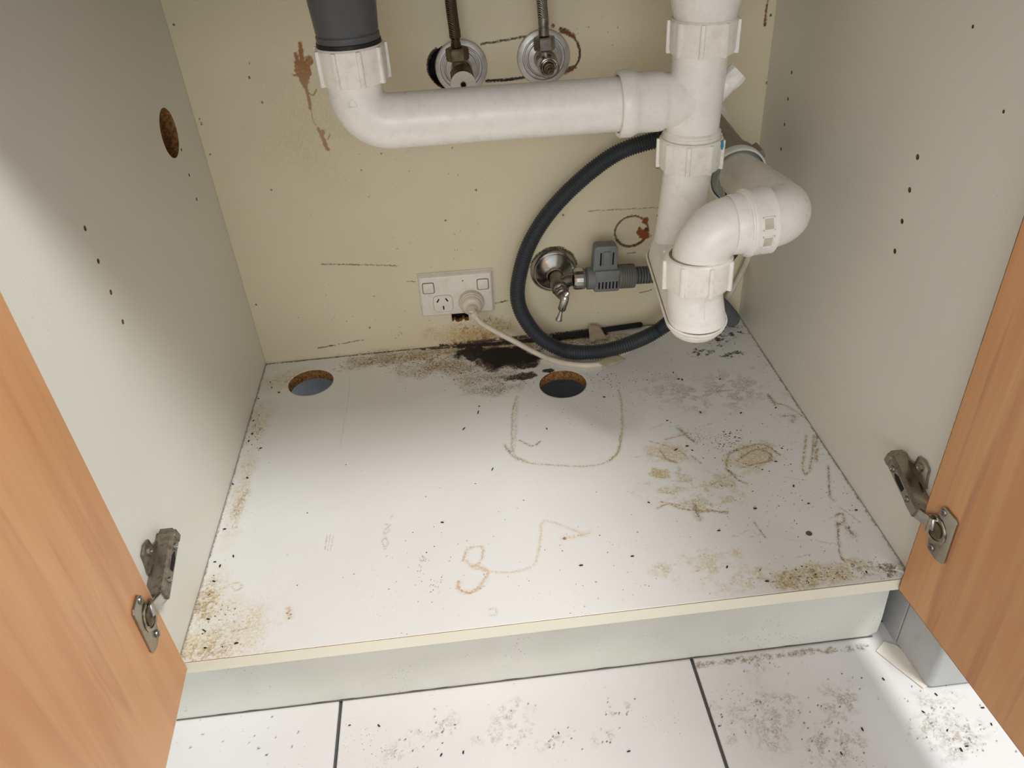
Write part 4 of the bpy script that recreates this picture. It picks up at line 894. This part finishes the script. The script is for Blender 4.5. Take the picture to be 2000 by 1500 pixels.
# lower tap
cB = V((.4615, D, .1140))
tB = thing('appliance_tap', 'chrome tap with hanging lever on the lower wall inside the hose loop', 'tap', cB)
b = B(); b.lathe(cB, (0, -1, 0), [(.0350, 0), (.0352, .002), (.0335, .0045), (.0300, .0065), (.0285, .0062), (.0230, .0100), (.0150, .0140), (.0125, .0160), (.0115, .022)], 52); b.make('wall_flange', 'chrome', tB)
b0 = V((.4625, .540, .1150)); b1 = V((.4665, .488, .1050)); bdv = (b1 - b0).normalized()
b = B(); b.lathe(b0, bdv, [(.0115, 0), (.0120, .006), (.0108, .008), (.0108, .024), (.0128, .026), (.0132, .040), (.0118, .043), (.0092, .045), (.0090, .053), (.0070, .054), (.0066, .060), (.0, .061)], 28)
b.tube([b0 + bdv * .030, V((.4815, .507, .1190)), V((.4880, .502, .1210))], [.0110, .0100, .0095], 20); b.make('valve_body', 'dullchrome', tB)
hexnut(b0 + bdv * .0460, bdv, .0108, .007, tB, 'dullchrome')
lt = b0 + bdv * .056; l1 = Y(1104, 580, .478); l2 = Y(1097, 597, .478); l3 = Y(1094, 615, .478)
b = B(); b.tube(spline([lt, lt + V((.005, -.003, .003)), l1 + V((.002, -.002, .006)), l1], .002), .0040, 16)
ld_ = (l3 - l1).normalized(); Ll = (l3 - l1).length
b.lathe(l1, ld_, [(.0040, -.003), (.0060, .0), (.0064, .004), (.0060, Ll - .010), (.0050, Ll - .0085), (.0028, Ll - .007), (.0026, Ll - .003), (.0042, Ll + .005), (.0050, Ll + .008), (.0046, Ll + .0095), (.0, Ll + .010)], 24); b.make('lever_handle', 'chrome', tB)
# grey hose valve screwed to it
c1 = Y(1122, 545, .500); c2 = Y(1275, 536, .500); hd = (c2 - c1).normalized()
vv = thing('inlet_valve', 'grey plastic inlet valve block screwed to the lower tap', 'valve', c1)
def at(t): return c1 + hd * t
SH = -.0070
b = B(); R_ = .0160
b.lathe(c1, hd, [(.010, -.002), (R_ * .92, -.002), (R_, .001), (R_, .011), (R_ * .92, .013), (.012, .014)], 18); b.make('chrome_nut', 'chrome', vv, angle=15)
b = B(); b.lathe(at(-.002), hd, [(.0120, .010), (.0150, .012), (.0156, .016), (.0130, .018), (.0126, .024), (.0118, .025)], 32); b.make('threaded_neck', 'valvedark', vv)
b = B(); b.lathe(at(SH), hd, [(.0130, .024), (.0165, .025), (.0165, .036), (.0160, .036)], 28)
upz = V((0, 0, 1)); upz = (upz - hd * upz.dot(hd)).normalized(); fwd = hd.cross(upz)
if fwd.y > 0: fwd = -fwd
MV = frame(at(SH), hd, upz, fwd)
b.box((.034, -.0175, -.012), (.072, .017, .014), MV, .003); b.make('valve_block', 'valve', vv)
b = B(); 
b.prism([MV @ V((a, c, -.010)) for a, c in ((.032, .015), (.068, .015), (.067, .050), (.063, .054), (.036, .054), (.033, .051))], fwd * .020, 0, .0018); b.make('valve_cap', 'valve', vv)
for (a, w_, c0_, c1_) in ((.0425, .0022, .024, .044), (.0605, .0020, .025, .044)):
    b = B(); b.prism([MV @ V((a - w_ / 2, c0_, .0098)), MV @ V((a + w_ / 2, c0_, .0098)), MV @ V((a + w_ / 2, c1_, .0098)), MV @ V((a - w_ / 2, c1_, .0098))], fwd * .0008); b.make('slot', 'void', vv, smooth=False)
b = B(); b.prism([MV @ V((a, c, .0098)) for a, c in ((.046, .024), (.057, .024), (.0565, .046), (.0465, .046))], fwd * .0022, 0, .0006); b.make('release_tab', 'valve', vv)
for k in range(6):
    a = .040 + k * .0052; b = B(); b.prism([MV @ V((a, -.0115, .0138)), MV @ V((a + .0024, -.0115, .0138)), MV @ V((a + .0024, -.0005, .0138)), MV @ V((a, -.0005, .0138))], fwd * .0006); b.make('vent_slot', 'void', vv, smooth=False)
b = B(); prof = [(.0150, .070), (.0178, .071)]
for k in range(6): prof += [(.0180, .0725 + k * .0034), (.0180, .0745 + k * .0034), (.0172, .0750 + k * .0034), (.0172, .0755 + k * .0034)]
prof += [(.0180, .0935), (.0176, .0950), (.0140, .0955)]
b.lathe(at(SH), hd, prof, 36); b.make('ribbed_collar', 'valvedark', vv)
ip = spline([at(.085), at(.115), at(.14), at(.17) + V((.01, 0, -.006)), V((.68, .50, .085)), V((.715, .505, .045)), V((.735, .515, .018)), V((.738, .53, .0135))], .001); acc = 0; rad = []
for i, p in enumerate(ip):
    if i: acc += (p - ip[i - 1]).length
    rad.append(.0118 + .0013 * (1 if math.sin(acc / .0042 * 2 * PI) > -.2 else -1))
b = B(); b.tube(ip, rad, 20); io = b.make('inlet_hose', 'greyhose', vv, angle=60); io['label'] = 'dark grey ribbed hose stub'

# ================================================================== STRAP, TAPE, DEBRIS
b = B(); s_a = V((.455, .533, .0008)); s_b = V((.6020, .5455, .0008)); u_ = (s_b - s_a).normalized(); v_ = V((-u_.y, u_.x, 0)); n_ = V((0, 0, 1))
pts = [s_a - v_ * .0042, s_b - v_ * .0042 - u_ * .004, s_b - v_ * .003 - u_ * .001, s_b, s_b + v_ * .003 - u_ * .001, s_b + v_ * .0042 - u_ * .004, s_a + v_ * .0042]
MS = Matrix.Rotation(math.radians(38), 4, u_); pts = [s_a + (MS @ (p - s_a)) + V((0, 0, .0030)) for p in pts]
b.prism(pts, (MS @ n_) * .0022, 0, .0004); tag(b.make('strap', 'black', None, smooth=False), 'flat black strap lying in the corner behind the hose', 'strap')
def crumple(corners, nx, ny, amp, name, label):
    a, b_, c, d = corners; v = []; f = []; r = random.Random(name + label)
    for j in range(ny + 1):
        for i in range(nx + 1):
            s_, t = i / nx, j / ny; p = (a * (1 - s_) + b_ * s_) * (1 - t) + (d * (1 - s_) + c * s_) * t
            v.append(p + V((r.uniform(-1, 1) * amp * .5, -abs(r.uniform(0, 1)) * amp, abs(r.uniform(0, 1)) * amp)))
    for j in range(ny):
        for i in range(nx): f.append((j * (nx + 1) + i, j * (nx + 1) + i + 1, (j + 1) * (nx + 1) + i + 1, (j + 1) * (nx + 1) + i))
    b = B(); b.add(v, f); o = b.make(name, 'tape', None, angle=60)
    md = o.modifiers.new('t', 'SOLIDIFY'); md.thickness = .0003
    return tag(o, label, 'tape')
crumple([Y(1150, 634, .541), Y(1170, 636, .541), Z(1188, 662, .009), Z(1152, 668, .010)], 6, 7, .0022, 'adhesive_tape', 'crumpled yellowed tape stuck over the black strap')
crumple([Z(1166, 706, .0092), Z(1200, 692, .0092), Z(1222, 702, .0035), Z(1182, 720, .003)], 8, 5, .0016, 'adhesive_tape', 'flat yellowed tape holding the cord on the base')

# rice-sized droppings, one object each
def pellet(r):
    b = B(); b.tube([V((-.0024, 0, 0)), V((-.0019, 0, .0001)), V((-.0005, .0001, .0001)), V((.0009, 0, 0)), V((.0020, -.0002, 0)), V((.0025, -.0003, 0))], [.0002, .0007, .0010, .0010, .0006, .0001], 8)
    return b.make('dropping', 'dropping', None)
first = None; rr = random.Random(3)
basep = [(528, 747), (531, 757), (545, 767), (505, 779), (495, 822), (493, 848), (486, 862), (509, 876), (483, 934), (455, 946), (439, 1034), (456, 1087), (420, 1098), (430, 1106), (418, 1136), (407, 1210), (399, 1232), (401, 1266), (462, 1257),
         (936, 794), (934, 806), (906, 838), (962, 917), (1068, 838), (1180, 776), (864, 1021), (1135, 1105), (1320, 879), (1325, 741), (1332, 742), (1406, 741), (1368, 806), (1303, 822), (1342, 872), (1352, 880), (1515, 797), (1267, 982), (1475, 994), (1404, 1037), (1420, 1108), (1498, 1136), (1672, 997), (1579, 984), (1235, 1087), (1315, 728), (1447, 807), (1527, 876), (1515, 902), (1550, 950), (1692, 1118)]
dark_long = {(399, 1232), (934, 806), (962, 917), (1320, 879), (906, 838)}
ORD = ['nearest the front', 'second from the front', 'third from the front', 'fourth from the front', 'fifth from the front', 'sixth from the front', 'seventh from the front', 'eighth from the front', 'ninth from the front', 'tenth from the front', 'eleventh from the front']
def zone(px, py):
    if py > 1300: return 'on the tiles left of the middle joint' if px < 1360 else 'on the tiles below the right door'
    if px < 560 and py < 790: return 'near the left round cut-out'
    if px < 560 and py < 950: return 'along the left board, halfway back'
    if px < 560: return 'in the front left corner of the base'
    if px < 1010 and py < 930: return 'left of the crate ring on the base'
    if px < 1240: return 'on the middle of the base'
    if py < 760: return 'on the base right of the tape'
    if py < 900: return 'above the yellow smears on the base'
    if py < 960: return 'beside the right-hand ring stain'
    return 'in the front right of the base'
def label_all(L):
    z = {}
    for p in L: z.setdefault(zone(*p), []).append(p)
    out = {}
    for k, ps in z.items():
        for i, p in enumerate(sorted(ps, key=lambda a: -a[1])): out[p] = 'dark rice-sized dropping ' + k + ', ' + ORD[i]
    return out
def place(px, py, z, lab, grp, sc=1.0):
    global first
    if first is None: o = first = pellet(rr)
    else: o = first.copy(); COL.objects.link(o)
    p = Z(px, py, z); s_ = sc * rr.uniform(.75, 1.15); o.location = (p.x, p.y, z + .0009 * s_); o.rotation_euler = (0, 0, rr.uniform(0, PI)); o.scale = (s_ * (1.7 if (px, py) in dark_long else 1), s_ * (.8 if (px, py) in dark_long else 1), s_)
    if 'wloc' in o: del o['wloc']
    return tag(o, lab, 'dropping', grp)
LB = label_all(basep)
for (x, y) in basep: place(x, y, 0.0, LB[(x, y)], 'droppings on the cabinet base', .85)
tilep = ((1725, 1327), (1828, 1357), (1684, 1425), (1803, 1391), (1850, 1427), (1877, 1465), (1888, 1458), (1643, 1472), (1091, 1432), (1228, 1468), (905, 1470), (862, 1475), (740, 1418), (683, 1417), (1919, 1383), (1936, 1415))
LB = label_all(tilep)
for (x, y) in tilep:
    place(x, y, FZ, LB[(x, y)], 'droppings on the floor tiles', .85)
# crumbs too small to pick apart
b = B(); rc = random.Random(11)
for (px, py, sx_, sy_, n) in ((500, 840, 18, 60, 30), (420, 1180, 30, 60, 16), (860, 720, 90, 18, 70), (1180, 745, 110, 20, 60), (1420, 860, 30, 22, 60), (1500, 900, 120, 90, 50), (1420, 655, 30, 22, 40), (900, 1050, 300, 110, 30), (1600, 1120, 110, 16, 40), (1000, 745, 60, 14, 40)):
    for k in range(n):
        p = Z(px + rc.gauss(0, .6) * sx_, py + rc.gauss(0, .6) * sy_)
        if not (.004 < p.x < W - .004 and .004 < p.y < D - .004): continue
        if any(math.hypot(p.x - .0008 - h[0], p.y - h[1]) < h[2] + .002 for h in HOLES): continue
        r_ = rc.uniform(.0004, .0009); t = rc.uniform(0, PI); e = V((math.cos(t), math.sin(t), 0)); g = V((-e.y, e.x, 0))
        v = [p + e * r_ * 1.6, p + g * r_, p - e * r_ * 1.5, p - g * r_ * .8, p + V((0, 0, r_))]; b.add(v, [(0, 1, 4), (1, 2, 4), (2, 3, 4), (3, 0, 4)])
o = b.make('grit', 'dropping', None, smooth=False, kind='stuff'); tag(o, 'tiny dark grit scattered over the cabinet base', 'grit', None, 'stuff')

for o in bpy.data.objects:
    if 'wloc' in o: del o['wloc']
